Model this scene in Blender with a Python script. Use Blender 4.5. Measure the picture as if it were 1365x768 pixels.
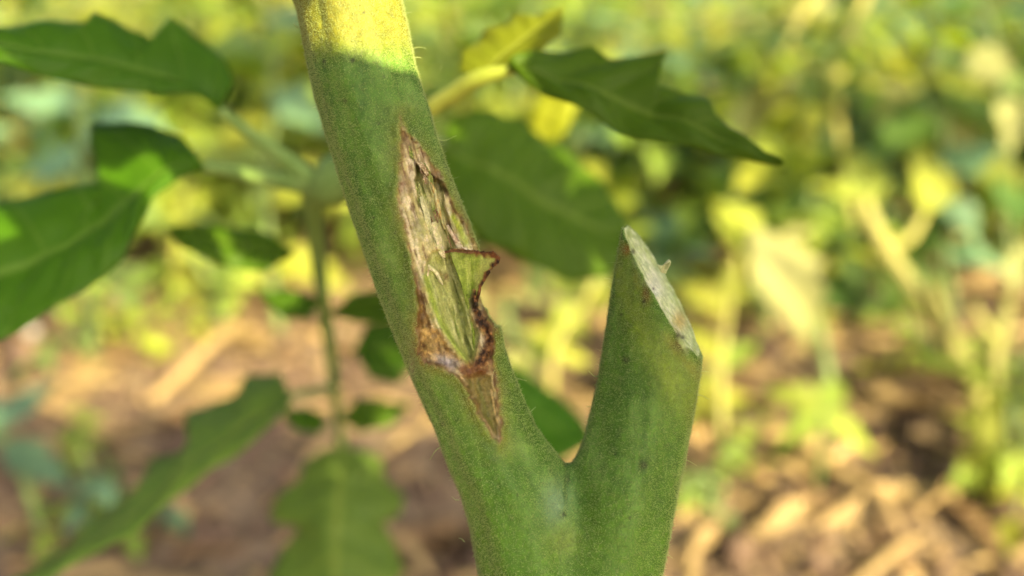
import bpy, math, random
import numpy as np
from mathutils import Vector, Matrix

for o in list(bpy.data.objects):
    bpy.data.objects.remove(o)
S = bpy.context.scene
COL = S.collection
R = math.radians
random.seed(7)
RNG = np.random.default_rng(11)

# ------------------------------------------------------------------ camera
PITCH = R(22.0)
CAM_H = 0.40
FOCUS = 0.110                 # metres to the wounded stem
FPX = 1031.0                  # focal length in photo pixels (1365 wide)
CX, CY = 682.5, 384.0
CAM = Vector((0, 0, CAM_H))
FW = Vector((0, math.cos(PITCH), -math.sin(PITCH)))
UP = Vector((0, math.sin(PITCH), math.cos(PITCH)))
RT = Vector((1, 0, 0))
cd = bpy.data.cameras.new('camera')
cd.sensor_width = 36.0
cd.lens = 36.0 * FPX / 1365.0
cd.clip_start = 0.004
cd.clip_end = 600.0
cd.dof.use_dof = True
cd.dof.focus_distance = FOCUS - 0.0048
cd.dof.aperture_fstop = cd.lens / 3.9          # 3.9 mm wide lens opening
cam = bpy.data.objects.new('camera', cd)
COL.objects.link(cam)
cam.location = CAM
cam.rotation_euler = (math.pi / 2 - PITCH, 0, 0)
S.camera = cam

# ------------------------------------------------------------------ light
SUN_AZ, SUN_EL = R(40), R(33)                  # to the right, behind the camera
SD = Vector((math.sin(SUN_AZ) * math.cos(SUN_EL), -math.cos(SUN_AZ) * math.cos(SUN_EL), math.sin(SUN_EL)))
W = bpy.data.worlds.new('World')
S.world = W
W.use_nodes = True
wn = W.node_tree.nodes
bg = wn['Background']
sky = wn.new('ShaderNodeTexSky')
sky.sky_type = 'NISHITA'
sky.sun_disc = False
sky.sun_elevation = SUN_EL
sky.sun_rotation = math.atan2(SD.x, SD.y)
sky.dust_density = 8.0
sky.air_density = 0.6
sky.ozone_density = 0.0
bg.inputs['Strength'].default_value = 0.095
W.node_tree.links.new(sky.outputs[0], bg.inputs['Color'])
sl = bpy.data.lights.new('sun', 'SUN')
sl.energy = 5.0
sl.angle = R(0.55)
sl.color = (1.0, 0.81, 0.43)
sun = bpy.data.objects.new('sun', sl)
COL.objects.link(sun)
sun.rotation_euler = SD.to_track_quat('Z', 'Y').to_euler()
sun.location = CAM + SD * 3
vs = S.view_settings
vs.view_transform = 'Standard'
vs.look = 'None'
vs.gamma = 1.0
vs.use_curve_mapping = False
vs.exposure = 1.46
S.render.engine = 'CYCLES'
S.cycles.use_denoising = True
S.cycles.max_bounces = 6
S.cycles.transmission_bounces = 4
S.cycles.diffuse_bounces = 4
S.cycles.caustics_reflective = False
S.cycles.caustics_refractive = False

# ------------------------------------------------------------------ helpers
def at(px, py, d):
    """point seen at photo pixel (px, py), d metres along the view axis"""
    return CAM + d * (FW + ((px - CX) / FPX) * RT + ((CY - py) / FPX) * UP)

def on_ground(px, py, z=0.0):
    v = FW + ((px - CX) / FPX) * RT + ((CY - py) / FPX) * UP
    return CAM + v * ((z - CAM_H) / v.z)

def srgb(r, g, b):
    f = lambda c: (c / 255 / 12.92) if c <= 10 else ((c / 255 + 0.055) / 1.055) ** 2.4
    return np.array([f(r), f(g), f(b)])

def mesh_np(name, v, f, mat=None, smooth=True):
    v = np.asarray(v, dtype=np.float32)
    f = np.asarray(f, dtype=np.int32)
    me = bpy.data.meshes.new(name)
    n, k = f.shape
    me.vertices.add(len(v)); me.vertices.foreach_set('co', v.ravel())
    me.loops.add(n * k); me.loops.foreach_set('vertex_index', f.ravel())
    me.polygons.add(n)
    me.polygons.foreach_set('loop_start', np.arange(0, n * k, k, dtype=np.int32))
    me.update(calc_edges=True)
    if smooth:
        me.polygons.foreach_set('use_smooth', np.ones(n, dtype=bool))
    if mat:
        me.materials.append(mat)
    return me

def add_col(me, col):
    a = me.color_attributes.new('Col', 'FLOAT_COLOR', 'POINT')
    c = np.ones((len(col), 4), dtype=np.float32); c[:, :3] = col
    a.data.foreach_set('color', c.ravel())

def add_uv(me, uv):
    l = me.uv_layers.new(name='UVMap')
    idx = np.empty(len(me.loops), dtype=np.int32); me.loops.foreach_get('vertex_index', idx)
    l.data.foreach_set('uv', np.asarray(uv, dtype=np.float32)[idx].ravel())

def ob(name, me, parent=None, label=None, cat=None, group=None, kind=None):
    o = bpy.data.objects.new(name, me)
    COL.objects.link(o)
    if parent: o.parent = parent
    if label: o['label'] = label
    if cat: o['category'] = cat
    if group: o['group'] = group
    if kind: o['kind'] = kind
    return o

def empty(name, loc, label, cat, group=None):
    o = ob(name, None, None, label, cat, group)
    o.location = loc
    o.empty_display_size = 0.02
    return o

def grid_faces(nu, nv, closed=False, off=0):
    i, j = np.meshgrid(np.arange(nu - 1), np.arange(nv if closed else nv - 1), indexing='ij')
    j2 = (j + 1) % nv
    return np.stack([i * nv + j, (i + 1) * nv + j, (i + 1) * nv + j2, i * nv + j2], -1).reshape(-1, 4) + off

def catmull(pts, n):
    p = np.asarray(pts, float)
    p = np.vstack([2 * p[0] - p[1], p, 2 * p[-1] - p[-2]])
    m = len(p) - 3
    t = np.linspace(0, m, n); i = np.minimum(t.astype(int), m - 1); u = (t - i)[:, None]
    a, b, c, d = p[i], p[i + 1], p[i + 2], p[i + 3]
    return 0.5 * (2 * b + (c - a) * u + (2 * a - 5 * b + 4 * c - d) * u ** 2 + (-a + 3 * b - 3 * c + d) * u ** 3)

def tube_vf(pts, rad, n=24, k=8, wob=0.0, seed=0):
    """points (world), radii -> tube with closed ends"""
    q = catmull(np.hstack([np.asarray(pts, float), np.asarray(rad, float)[:, None]]), n)
    c, r = q[:, :3], q[:, 3]
    t = np.gradient(c, axis=0); t /= np.linalg.norm(t, axis=1)[:, None] + 1e-12
    ref = np.array([0.3, 0.9, 0.2]) if abs(t[0][1]) < 0.85 else np.array([1.0, 0.1, 0.2])
    a = np.cross(t, ref); a /= np.linalg.norm(a, axis=1)[:, None]
    b = np.cross(t, a)
    th = np.linspace(0, 2 * np.pi, k, endpoint=False)
    rr = r[:, None] * np.ones(k)
    if wob:
        rg = np.random.default_rng(seed)
        rr = rr * (1 + wob * rg.normal(size=(n, k)))
    v = c[:, None] + rr[..., None] * (np.cos(th)[None, :, None] * a[:, None] + np.sin(th)[None, :, None] * b[:, None])
    v = v.reshape(-1, 3)
    f = grid_faces(n, k, True)
    v = np.vstack([v, c[0], c[-1]])
    i0, i1 = len(v) - 2, len(v) - 1
    j = np.arange(k)
    cap0 = np.stack([np.full(k, i0), j, (j + 1) % k, np.full(k, i0)], -1)
    cap1 = np.stack([np.full(k, i1), (n - 1) * k + (j + 1) % k, (n - 1) * k + j, np.full(k, i1)], -1)
    return v, f, cap0[:, :3], cap1[:, :3]

def tube(name, pts, rad, mat, parent=None, n=24, k=8, wob=0.0, seed=0, origin=None):
    v, f, c0, c1 = tube_vf(pts, rad, n, k, wob, seed)
    tri = np.vstack([f[:, [0, 1, 2]], f[:, [0, 2, 3]], c0, c1])
    o0 = np.array(origin) if origin is not None else np.zeros(3)
    me = mesh_np(name, v - o0, tri, mat)
    uv = np.zeros((len(v), 2)); uv[:, 1] = np.repeat(np.linspace(0, 1, n), k).tolist() + [0, 1]
    return ob(name, me, parent)

# lattice value noise -------------------------------------------------
_T = np.random.default_rng(5).random((64, 64, 64)).astype(np.float32)
def vnoise(x, y, z=0.0):
    x = np.asarray(x, np.float32); y = np.asarray(y, np.float32); z = np.broadcast_to(np.asarray(z, np.float32), x.shape)
    xi, yi, zi = np.floor(x).astype(np.int32), np.floor(y).astype(np.int32), np.floor(z).astype(np.int32)
    u, v, w = x - xi, y - yi, z - zi
    u = u * u * (3 - 2 * u); v = v * v * (3 - 2 * v); w = w * w * (3 - 2 * w)
    x0, x1, y0, y1, z0, z1 = xi & 63, (xi + 1) & 63, yi & 63, (yi + 1) & 63, zi & 63, (zi + 1) & 63
    a = _T[x0, y0, z0] * (1 - u) + _T[x1, y0, z0] * u
    b = _T[x0, y1, z0] * (1 - u) + _T[x1, y1, z0] * u
    c = _T[x0, y0, z1] * (1 - u) + _T[x1, y0, z1] * u
    d = _T[x0, y1, z1] * (1 - u) + _T[x1, y1, z1] * u
    return ((a * (1 - v) + b * v) * (1 - w) + (c * (1 - v) + d * v) * w) * 2 - 1
def fbm(x, y, z=0.0, o=4):
    s = 0; a = 1.0; t = 0
    for k in range(o):
        s = s + a * vnoise(np.asarray(x) * 2 ** k + 17.3 * k, np.asarray(y) * 2 ** k + 5.1 * k, np.asarray(z) * 2 ** k)
        t += a; a *= 0.5
    return s / t
def sstep(a, b, x):
    t = np.clip((x - a) / (b - a), 0, 1)
    return t * t * (3 - 2 * t)

# ------------------------------------------------------------------ materials
class NT:
    def __init__(self, name):
        self.m = bpy.data.materials.new(name); self.m.use_nodes = True
        self.t = self.m.node_tree; self.n = self.t.nodes; self.l = self.t.links
        self.p = self.n['Principled BSDF']; self.out = self.n['Material Output']
    def new(self, k, **kw):
        nd = self.n.new('ShaderNode' + k)
        for a, b in kw.items(): setattr(nd, a, b)
        return nd
    def put(self, sock, v):
        if hasattr(v, 'links'): self.l.new(v, sock)
        else:
            try: sock.default_value = v
            except Exception: sock.default_value = (*v, 1.0)
    def math(self, op, a, b=0.0, c=0.0, clamp=False):
        nd = self.new('Math', operation=op, use_clamp=clamp)
        for i, x in enumerate((a, b, c)): self.put(nd.inputs[i], x)
        return nd.outputs[0]
    def mix(self, f, a, b, mode='MIX'):
        nd = self.new('Mix', data_type='RGBA', blend_type=mode)
        self.put(nd.inputs[0], f)
        for s, x in ((nd.inputs[6], a), (nd.inputs[7], b)):
            if hasattr(x, 'links'): self.l.new(x, s)
            else: s.default_value = (*x[:3], 1.0)
        return nd.outputs[2]
    def noise(self, scale, detail=3, rough=0.55, vec=None):
        nd = self.new('TexNoise'); nd.inputs['Scale'].default_value = scale
        nd.inputs['Detail'].default_value = detail; nd.inputs['Roughness'].default_value = rough
        if vec is not None: self.l.new(vec, nd.inputs['Vector'])
        return nd.outputs['Fac']
    def ramp(self, f, a, b):
        nd = self.new('MapRange'); self.put(nd.inputs[0], f)
        nd.inputs[1].default_value = a; nd.inputs[2].default_value = b
        return nd.outputs[0]
    def bump(self, h, strength, dist):
        nd = self.new('Bump'); nd.inputs['Strength'].default_value = strength
        nd.inputs['Distance'].default_value = dist
        self.l.new(h, nd.inputs['Height']); self.l.new(nd.outputs[0], self.p.inputs['Normal'])
        return nd.outputs[0]
    def obj(self): return self.new('TexCoord').outputs['Object']

def leaf_material(name, top, under, vein, trans, tmix=0.4, rough=0.5, var=0.35, veins=6.0):
    N = NT(name)
    uv = N.new('UVMap').outputs[0]
    sep = N.new('SeparateXYZ'); N.l.new(uv, sep.inputs[0])
    s = N.math('ABSOLUTE', N.math('SUBTRACT', N.math('MULTIPLY', sep.outputs[0], 2.0), 1.0))
    ph = N.math('FRACT', N.math('SUBTRACT', N.math('MULTIPLY', sep.outputs[1], veins), N.math('MULTIPLY', s, 1.1)))
    lv = N.ramp(N.math('ABSOLUTE', N.math('SUBTRACT', ph, 0.5)), 0.44, 0.5)
    mid = N.ramp(s, 0.09, 0.03)
    vf = N.math('MAXIMUM', N.math('MULTIPLY', lv, 0.55), mid)
    oi = N.new('ObjectInfo')
    co = N.obj()
    nz = N.noise(90, 4, 0.6, co)
    nz2 = N.noise(1400, 2, 0.6, co)
    geo = N.new('NewGeometry')
    base = N.mix(N.math('MULTIPLY', nz, 0.6), top, tuple(np.array(top) * np.array([1.7, 1.35, 1.2])))
    base = N.mix(geo.outputs['Backfacing'], base, under)
    base = N.mix(N.math('MULTIPLY', vf, 0.7), base, vein)
    hv = N.new('HueSaturation')
    N.put(hv.inputs['Hue'], N.math('ADD', 0.5 - 0.018, N.math('MULTIPLY', oi.outputs['Random'], 0.03)))
    N.put(hv.inputs['Value'], N.math('ADD', 1 - var * 0.5, N.math('MULTIPLY', N.math('FRACT', N.math('MULTIPLY', oi.outputs['Random'], 7.31)), var)))
    N.l.new(base, hv.inputs['Color'])
    N.l.new(hv.outputs[0], N.p.inputs['Base Color'])
    N.p.inputs['Roughness'].default_value = rough
    N.p.inputs['Specular IOR Level'].default_value = 0.18
    h = N.math('ADD', N.math('MULTIPLY', vf, -0.6), N.math('MULTIPLY', nz2, 0.35))
    nrm = N.bump(h, 0.5, 0.0006)
    tr = N.new('BsdfTranslucent'); N.l.new(nrm, tr.inputs['Normal'])
    tc = N.mix(1.0, hv.outputs[0], trans, 'MULTIPLY'); N.l.new(tc, tr.inputs['Color'])
    mx = N.new('MixShader'); mx.inputs[0].default_value = tmix
    N.l.new(N.p.outputs[0], mx.inputs[1]); N.l.new(tr.outputs[0], mx.inputs[2])
    N.l.new(mx.outputs[0], N.out.inputs['Surface'])
    return N.m

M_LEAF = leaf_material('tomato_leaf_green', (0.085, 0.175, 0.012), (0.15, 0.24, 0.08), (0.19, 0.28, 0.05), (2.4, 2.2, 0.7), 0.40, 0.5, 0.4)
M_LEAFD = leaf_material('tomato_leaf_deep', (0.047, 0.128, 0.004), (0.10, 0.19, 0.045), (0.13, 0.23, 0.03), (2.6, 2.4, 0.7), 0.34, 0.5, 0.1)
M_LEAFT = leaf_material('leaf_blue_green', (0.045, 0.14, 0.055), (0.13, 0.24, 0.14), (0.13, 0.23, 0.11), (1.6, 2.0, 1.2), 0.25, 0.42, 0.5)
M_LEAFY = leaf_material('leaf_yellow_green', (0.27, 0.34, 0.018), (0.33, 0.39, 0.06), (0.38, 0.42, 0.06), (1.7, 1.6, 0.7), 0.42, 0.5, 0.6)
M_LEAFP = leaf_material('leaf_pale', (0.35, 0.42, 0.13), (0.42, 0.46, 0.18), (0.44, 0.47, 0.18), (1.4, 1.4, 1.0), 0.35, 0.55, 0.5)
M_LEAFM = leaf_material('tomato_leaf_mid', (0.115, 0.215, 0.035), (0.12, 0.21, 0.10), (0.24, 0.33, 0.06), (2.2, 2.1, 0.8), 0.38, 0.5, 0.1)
M_LEAFJ = leaf_material('tomato_leaf_sunlit', (0.145, 0.205, 0.012), (0.26, 0.33, 0.05), (0.30, 0.37, 0.05), (1.9, 1.8, 0.7), 0.42, 0.5, 0.1)  # yellow of the sunlit leaflet is put into its base colour
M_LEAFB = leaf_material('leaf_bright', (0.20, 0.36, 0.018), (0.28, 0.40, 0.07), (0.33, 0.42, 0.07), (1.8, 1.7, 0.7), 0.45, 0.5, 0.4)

def simple(name, c1, c2, scale, rough=0.7, bump=0.3, dist=0.001, var=0.3, detail=4, spec=0.3):
    N = NT(name)
    co = N.obj()
    f = N.noise(scale, detail, 0.6, co)
    oi = N.new('ObjectInfo')
    c = N.mix(N.ramp(f, 0.3, 0.7), c1, c2)
    hv = N.new('HueSaturation')
    N.put(hv.inputs['Value'], N.math('ADD', 1 - var * 0.5, N.math('MULTIPLY', oi.outputs['Random'], var)))
    N.l.new(c, hv.inputs['Color']); N.l.new(hv.outputs[0], N.p.inputs['Base Color'])
    N.p.inputs['Roughness'].default_value = rough
    N.p.inputs['Specular IOR Level'].default_value = spec
    N.bump(N.noise(scale * 3, 4, 0.6, co), bump, dist)
    return N.m
M_STALK = simple('stalk_green', (0.10, 0.17, 0.05), (0.17, 0.24, 0.08), 120, 0.55)
M_STALKF = simple('stalk_fuzzy_pale', (0.13, 0.24, 0.05), (0.20, 0.31, 0.09), 300, 0.8)
M_STALKY = simple('stalk_yellow', (0.32, 0.32, 0.07), (0.43, 0.42, 0.13), 90, 0.6)
M_STALKL = simple('stalk_lime', (0.26, 0.33, 0.04), (0.36, 0.42, 0.08), 90, 0.6)
M_STALKP = simple('stalk_straw', (0.40, 0.33, 0.14), (0.52, 0.44, 0.22), 90, 0.7)
M_DRY = simple('dry_leaf_tan', (0.25, 0.17, 0.075), (0.45, 0.33, 0.15), 60, 0.75, 0.5, 0.002, 0.5)
M_STRAW = simple('straw_pale', (0.30, 0.21, 0.085), (0.48, 0.36, 0.17), 110, 0.65, 0.5, 0.002, 0.35)
M_BARK = simple('wood_chip', (0.15, 0.09, 0.045), (0.30, 0.20, 0.10), 90, 0.85, 0.7, 0.003, 0.5)
M_CLOD = simple('soil_clod', (0.075, 0.05, 0.035), (0.17, 0.115, 0.08), 60, 0.95, 0.8, 0.004, 0.4)
M_STONE = simple('stone_grey', (0.28, 0.27, 0.27), (0.44, 0.42, 0.41), 70, 0.6, 0.4, 0.002, 0.4)

def soil_material():
    N = NT('soil')
    co = N.obj()
    a = N.noise(9, 6, 0.65, co); b = N.noise(70, 5, 0.65, co)
    c = N.mix(N.ramp(a, 0.35, 0.65), (0.14, 0.105, 0.072), (0.26, 0.195, 0.125))
    c = N.mix(N.ramp(b, 0.5, 0.72), c, (0.36, 0.27, 0.16))
    N.l.new(c, N.p.inputs['Base Color'])
    N.p.inputs['Roughness'].default_value = 0.95
    N.p.inputs['Specular IOR Level'].default_value = 0.095
    N.bump(b, 0.8, 0.006)
    return N.m
M_SOIL = soil_material()

def stem_material():
    N = NT('stem_skin_and_wound')
    at_ = N.new('Attribute', attribute_name='Col')
    co = N.obj()
    n1 = N.noise(900, 3, 0.6, co); n2 = N.noise(4200, 2, 0.6, co)
    c = N.mix(1.0, at_.outputs['Color'], N.mix(N.ramp(n1, 0.3, 0.7), (0.72, 0.75, 0.72), (1.25, 1.2, 1.25)), 'MULTIPLY')
    c = N.mix(1.0, c, N.mix(N.ramp(n2, 0.35, 0.7), (0.82, 0.82, 0.82), (1.2, 1.2, 1.15)), 'MULTIPLY')
    N.l.new(c, N.p.inputs['Base Color'])
    N.p.inputs['Roughness'].default_value = 0.55
    N.p.inputs['Specular IOR Level'].default_value = 0.3
    N.p.inputs['Subsurface Weight'].default_value = 0.095
    N.p.inputs['Subsurface Radius'].default_value = (0.6, 1.0, 0.25)
    N.p.inputs['Subsurface Scale'].default_value = 0.0006
    N.bump(N.math('ADD', N.math('MULTIPLY', n1, 0.5), n2), 0.45, 0.00016)
    return N.m
M_STEM = stem_material()

def hair_material():
    N = NT('plant_hair')
    N.p.inputs['Base Color'].default_value = (0.50, 0.62, 0.22, 1)
    N.p.inputs['Roughness'].default_value = 0.45
    tr = N.new('BsdfTranslucent'); tr.inputs['Color'].default_value = (0.6, 0.64, 0.4, 1)
    mx = N.new('MixShader'); mx.inputs[0].default_value = 0.35
    N.l.new(N.p.outputs[0], mx.inputs[1]); N.l.new(tr.outputs[0], mx.inputs[2])
    N.l.new(mx.outputs[0], N.out.inputs['Surface'])
    return N.m
M_HAIR = hair_material()

# ------------------------------------------------------------------ ground
def ground_height(x, y):
    near = np.exp(-np.maximum(np.hypot(x, y) - 3, 0) / 3.0)
    return near * (0.012 * fbm(x * 6, y * 6, 0.3, 3) + 0.006 * fbm(x * 40, y * 40, 2.3, 3))
def axis(lim, fine, n_f, far, n_far):
    a = np.linspace(-lim, lim, n_f)
    b = lim + (np.geomspace(fine, far, n_far))
    return np.concatenate([-b[::-1], a, b])
gx = axis(1.6, 0.012, 260, 300, 40); gy = axis(1.6, 0.012, 260, 300, 40) + 1.3
X, Y = np.meshgrid(gx, gy, indexing='ij')
Z = ground_height(X, Y)
me = mesh_np('ground', np.stack([X, Y, Z], -1).reshape(-1, 3), grid_faces(len(gx), len(gy)), M_SOIL)
ob('ground', me, kind='structure')
def gz(x, y): return float(ground_height(np.array([x]), np.array([y]))[0])

# ------------------------------------------------------------------ leaves
def leaflet_mesh(name, L, Wd, mat, seed, nu=22, nv=9, teeth=6, tooth=0.22, curl=0.25, fold=0.3, wave=0.08):
    """one toothed leaflet: base at the origin, midrib along +Y, upper face +Z"""
    rg = np.random.default_rng(seed)
    t = np.linspace(0, 1, nu)
    prof = np.sin(np.pi * np.clip(t, 0, 1) ** 0.72) ** 0.85 * (1.12 - 0.45 * t)
    v = np.zeros((nu, nv, 3)); uv = np.zeros((nu, nv, 2))
    s = np.linspace(-1, 1, nv)
    for sd in (0, 1):
        ph = rg.random()
        saw = ((t * teeth + ph) % 1.0)
        amp = 1 + tooth * (saw - 0.5) * 1.6 + 0.12 * rg.normal(size=nu) * 0.5
        w = Wd * 0.5 * prof * amp
        for j in range(nv):
            if (s[j] < 0) != (sd == 0) and s[j] != 0: continue
            a = abs(s[j])
            v[:, j, 0] = s[j] * w
            v[:, j, 1] = t * L + a * w * 0.35 * (1 - t)
            v[:, j, 2] = fold * a * w + 0.05 * L * np.sin(t * teeth * 2 * np.pi) * a * wave * 3
    v[:, :, 2] -= curl * L * t[:, None] ** 2
    v[:, :, 2] += wave * L * 0.5 * np.sin(t[:, None] * 7 + s[None] * 2.5 + rg.random() * 6) * np.abs(s)[None]
    uv[..., 0] = (s * 0.5 + 0.5)[None]; uv[..., 1] = t[:, None]
    m = mesh_np(name, v.reshape(-1, 3), grid_faces(nu, nv), mat)
    add_uv(m, uv.reshape(-1, 2))
    return m

def orient(direction, normal):
    y = Vector(direction).normalized()
    z = Vector(normal); z = z - y * z.dot(y)
    if z.length < 1e-6: z = Vector((1, 0, 0)).cross(y)
    z.normalize(); x = y.cross(z)
    return Matrix((x, y, z)).transposed().to_4x4()

def put(o, pos, direction, normal, scale=1.0):
    m = Matrix.Translation(pos) @ orient(direction, normal) @ Matrix.Diagonal((scale, scale, scale, 1))
    if o.parent is not None:
        m = o.parent.matrix_world.inverted() @ m if False else m
    o.matrix_basis = m

LEAFSETS = {}
for nm, mt in (('g', M_LEAF), ('d', M_LEAFD), ('t', M_LEAFT), ('y', M_LEAFY), ('p', M_LEAFP), ('b', M_LEAFB)):
    LEAFSETS[nm] = [leaflet_mesh('leaflet', 1.0, 0.55 + 0.08 * k, mt, 40 + k, 15, 7, 5, 0.3, 0.15 + 0.12 * k, 0.1 + 0.1 * (k % 3), 0.10) for k in range(4)]

def edges_leaf(name, mid, upper, lower, mat, parent, nu=64, nv=15, pillow=0.0014, veins=7, thick=0.0003, seed=0, loc=None):
    """leaf spanned between two traced edges and its midrib; every point is (px, py, depth) turned into metres"""
    def line(pts, n):
        p = np.array([at(*q) for q in pts])
        d = np.r_[0, np.cumsum(np.linalg.norm(np.diff(p, axis=0), axis=1))]; d /= d[-1]
        u = np.linspace(0, 1, n)
        return np.stack([np.interp(u, d, p[:, k]) for k in range(3)], -1)
    m = line(mid, nu)
    for _ in range(3): m[1:-1] = (m[:-2] + 2 * m[1:-1] + m[2:]) / 4
    a, b = line(upper, nu), line(lower, nu)
    s = np.linspace(-1, 1, nv)
    t = np.linspace(0, 1, nu)
    v = np.zeros((nu, nv, 3))
    for j, q in enumerate(s):
        e = a if q < 0 else b
        v[:, j] = m + (e - m) * abs(q)
    du = np.gradient(v, axis=0); dv = np.gradient(v, axis=1)
    n = np.cross(du, dv); n /= np.linalg.norm(n, axis=2)[..., None] + 1e-9
    if (n.mean((0, 1)) @ np.array(UP - FW)) < 0: n = -n
    ph = t[:, None] * veins - np.abs(s)[None] * 1.1
    z = pillow * (np.abs(np.sin(np.pi * ph)) ** 0.7) * np.sin(np.pi * np.clip(np.abs(s), 0.02, 0.98))[None]
    z = z + pillow * 1.6 * fbm(v[..., 0] * 90 + seed, v[..., 2] * 90, v[..., 1] * 90, 2)
    v = v + n * z[..., None]
    # two skins and a rim give the blade its thickness
    top = v.reshape(-1, 3); bot = (v - n * thick).reshape(-1, 3)
    F = grid_faces(nu, nv); N0 = nu * nv
    loop = [i * nv for i in range(nu)] + [(nu - 1) * nv + j for j in range(1, nv)] + [i * nv + nv - 1 for i in range(nu - 2, -1, -1)] + [j for j in range(nv - 2, 0, -1)]
    loop = np.array(loop); l2 = np.roll(loop, -1)
    rim = np.stack([loop, l2, l2 + N0, loop + N0], -1)
    c = np.cross(v[1:, :-1] - v[:-1, :-1], v[:-1, 1:] - v[:-1, :-1]).mean((0, 1))
    if c @ n.mean((0, 1)) < 0: F = F[:, ::-1]; rim = rim[:, ::-1]
    FF = np.vstack([F, F[:, ::-1] + N0, rim[:, ::-1]])
    uv = np.stack(np.broadcast_arrays((s * 0.5 + 0.5)[None], t[:, None]), -1).reshape(-1, 2)
    base = np.array(loc) if loc is not None else np.zeros(3)
    me = mesh_np(name, np.vstack([top, bot]) - base, FF, mat)
    add_uv(me, np.vstack([uv, uv]))
    return ob(name, me, parent)

# ------------------------------------------------------------------ generic background plants
def crop_plant(name, x, y, h, seed, label, cat='plant', group=None, sets='ggdt', stalk=M_STALK, nstem=3, nleaf=11, leaf_len=0.05, spread=0.12, lean=(0, 0)):
    rg = random.Random(seed)
    z0 = gz(x, y)
    root = empty(name, (x, y, z0), label, cat, group)
    for i in range(nstem):
        a = rg.random() * 6.28
        sp = spread * rg.uniform(0.3, 1.0)
        hh = h * rg.uniform(0.75, 1.05)
        tip = Vector((math.cos(a) * sp + lean[0] * hh, math.sin(a) * sp + lean[1] * hh, hh))
        kn = Vector((math.cos(a + 1) * sp * 0.35, math.sin(a + 1) * sp * 0.35, hh * 0.5))
        pts = [Vector((rg.uniform(-.01, .01), rg.uniform(-.01, .01), -0.015)), kn * 0.5, kn, (kn + tip) / 2 + Vector((rg.uniform(-.01, .01), 0, .01)), tip]
        st = tube('stem', pts, [0.006, 0.005, 0.0042, 0.0032, 0.0015], stalk, root, 14, 6)
        cv = catmull(np.array(pts), 40)
        per = max(2, nleaf // nstem)
        for k in range(per):
            f = 0.22 + 0.78 * (k + rg.random() * 0.7) / per
            p = Vector(cv[min(39, int(f * 39))])
            az = a + k * 2.4 + rg.uniform(-.5, .5)
            el = rg.uniform(-0.1, 0.7)
            d = Vector((math.cos(az) * math.cos(el), math.sin(az) * math.cos(el), math.sin(el)))
            LL = leaf_len * rg.uniform(1.5, 2.6)
            q = [p, p + d * LL * 0.5, p + d * LL + Vector((0, 0, -LL * 0.28))]
            lk = tube('leaf_stalk', q, [0.0018, 0.0014, 0.0008], stalk, root, 6, 4)
            ms = LEAFSETS[rg.choice(sets)]
            side = d.cross(Vector((0, 0, 1))).normalized()
            places = [(1.0, 0, 1.0), (0.72, 1, 0.8), (0.66, -1, 0.8), (0.42, 1, 0.6), (0.38, -1, 0.6)]
            cq = catmull(np.array(q), 20)
            for (u, sg, sc) in places:
                b = Vector(cq[min(19, int(u * 19))])
                dd = d * (1.0 if sg == 0 else 0.45) + side * sg * 0.9 + Vector((rg.uniform(-.2, .2), rg.uniform(-.2, .2), rg.uniform(-.55, .1)))
                nn = Vector((rg.uniform(-.45, .45), rg.uniform(-.45, .45), 1))
                lf = ob('leaflet', rg.choice(ms), lk)
                put(lf, b, dd, nn, leaf_len * sc * rg.uniform(0.8, 1.2))
    return root
# ------------------------------------------------------------------ tomato shoot on the left, behind the stem
sh = empty('tomato_shoot', (0, 0, 0), 'blurred tomato shoot with lobed shaded leaves left of the wounded stem', 'tomato shoot')
nb = at(455, 250, 0.185)
foot = Vector((0.01, 0.22, 0.0))
sh.location = foot
SL = np.array(foot)
def T(name, pts, rads, mat, n=24, k=10, parent=None):
    return tube(name, [np.array(at(*p)) - SL for p in pts], rads, mat, parent or sh, n, k, origin=(0, 0, 0))
# node, axis to the soil
node = T('stem', [(540, 130, .19), (490, 205, .186), (440, 245, .184), (418, 262, .190), (425, 350, .215), (440, 470, .25), (455, 600, .31), (460, 640, .33)],
         [.0045, .0052, .0056, .0030, .0022, .0019, .0018, .0016], M_STALKF, 48)
tube('axis', [np.array(at(*p)) - SL for p in ((505, 190, .187), (560, 330, .192), (625, 520, .205), (680, 690, .23), (705, 840, .26))] + [np.array([0, 0, -.02])], [.0045, .0045, .0046, .0048, .005, .006], M_STALK, sh, 36, 10)
pa = T('leaf_stalk', [(420, 245, .184), (370, 205, .179), (325, 172, .174), (292, 146, .169)], [.0030, .0019, .0014, .0012], M_STALKF)
pb = T('leaf_stalk', [(420, 246, .184), (360, 238, .181), (310, 228, .179), (272, 221, .177)], [.0030, .0020, .0016, .0014], M_STALKF)
def EL(name, mid, up, low, mat=M_LEAFD, parent=None, **kw):
    return edges_leaf(name, mid, up, low, mat, parent or sh, loc=SL, **kw)
EL('leaflet', [(294, 147, .169), (230, 108, .165), (130, 82, .158), (20, 66, .152), (-80, 60, .146)],
   [(294, 147, .169), (312, 110, .171), (302, 76, .172), (266, 48, .171), (226, 20, .170), (214, 57, .167), (190, 44, .167), (126, 16, .164), (119, 31, .162), (60, 26, .160), (0, 36, .156), (-80, 60, .146)],
   [(294, 147, .169), (266, 134, .164), (200, 124, .160), (120, 113, .155), (60, 99, .152), (0, 82, .150), (-80, 60, .146)], parent=pa, veins=6, seed=1)
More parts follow.
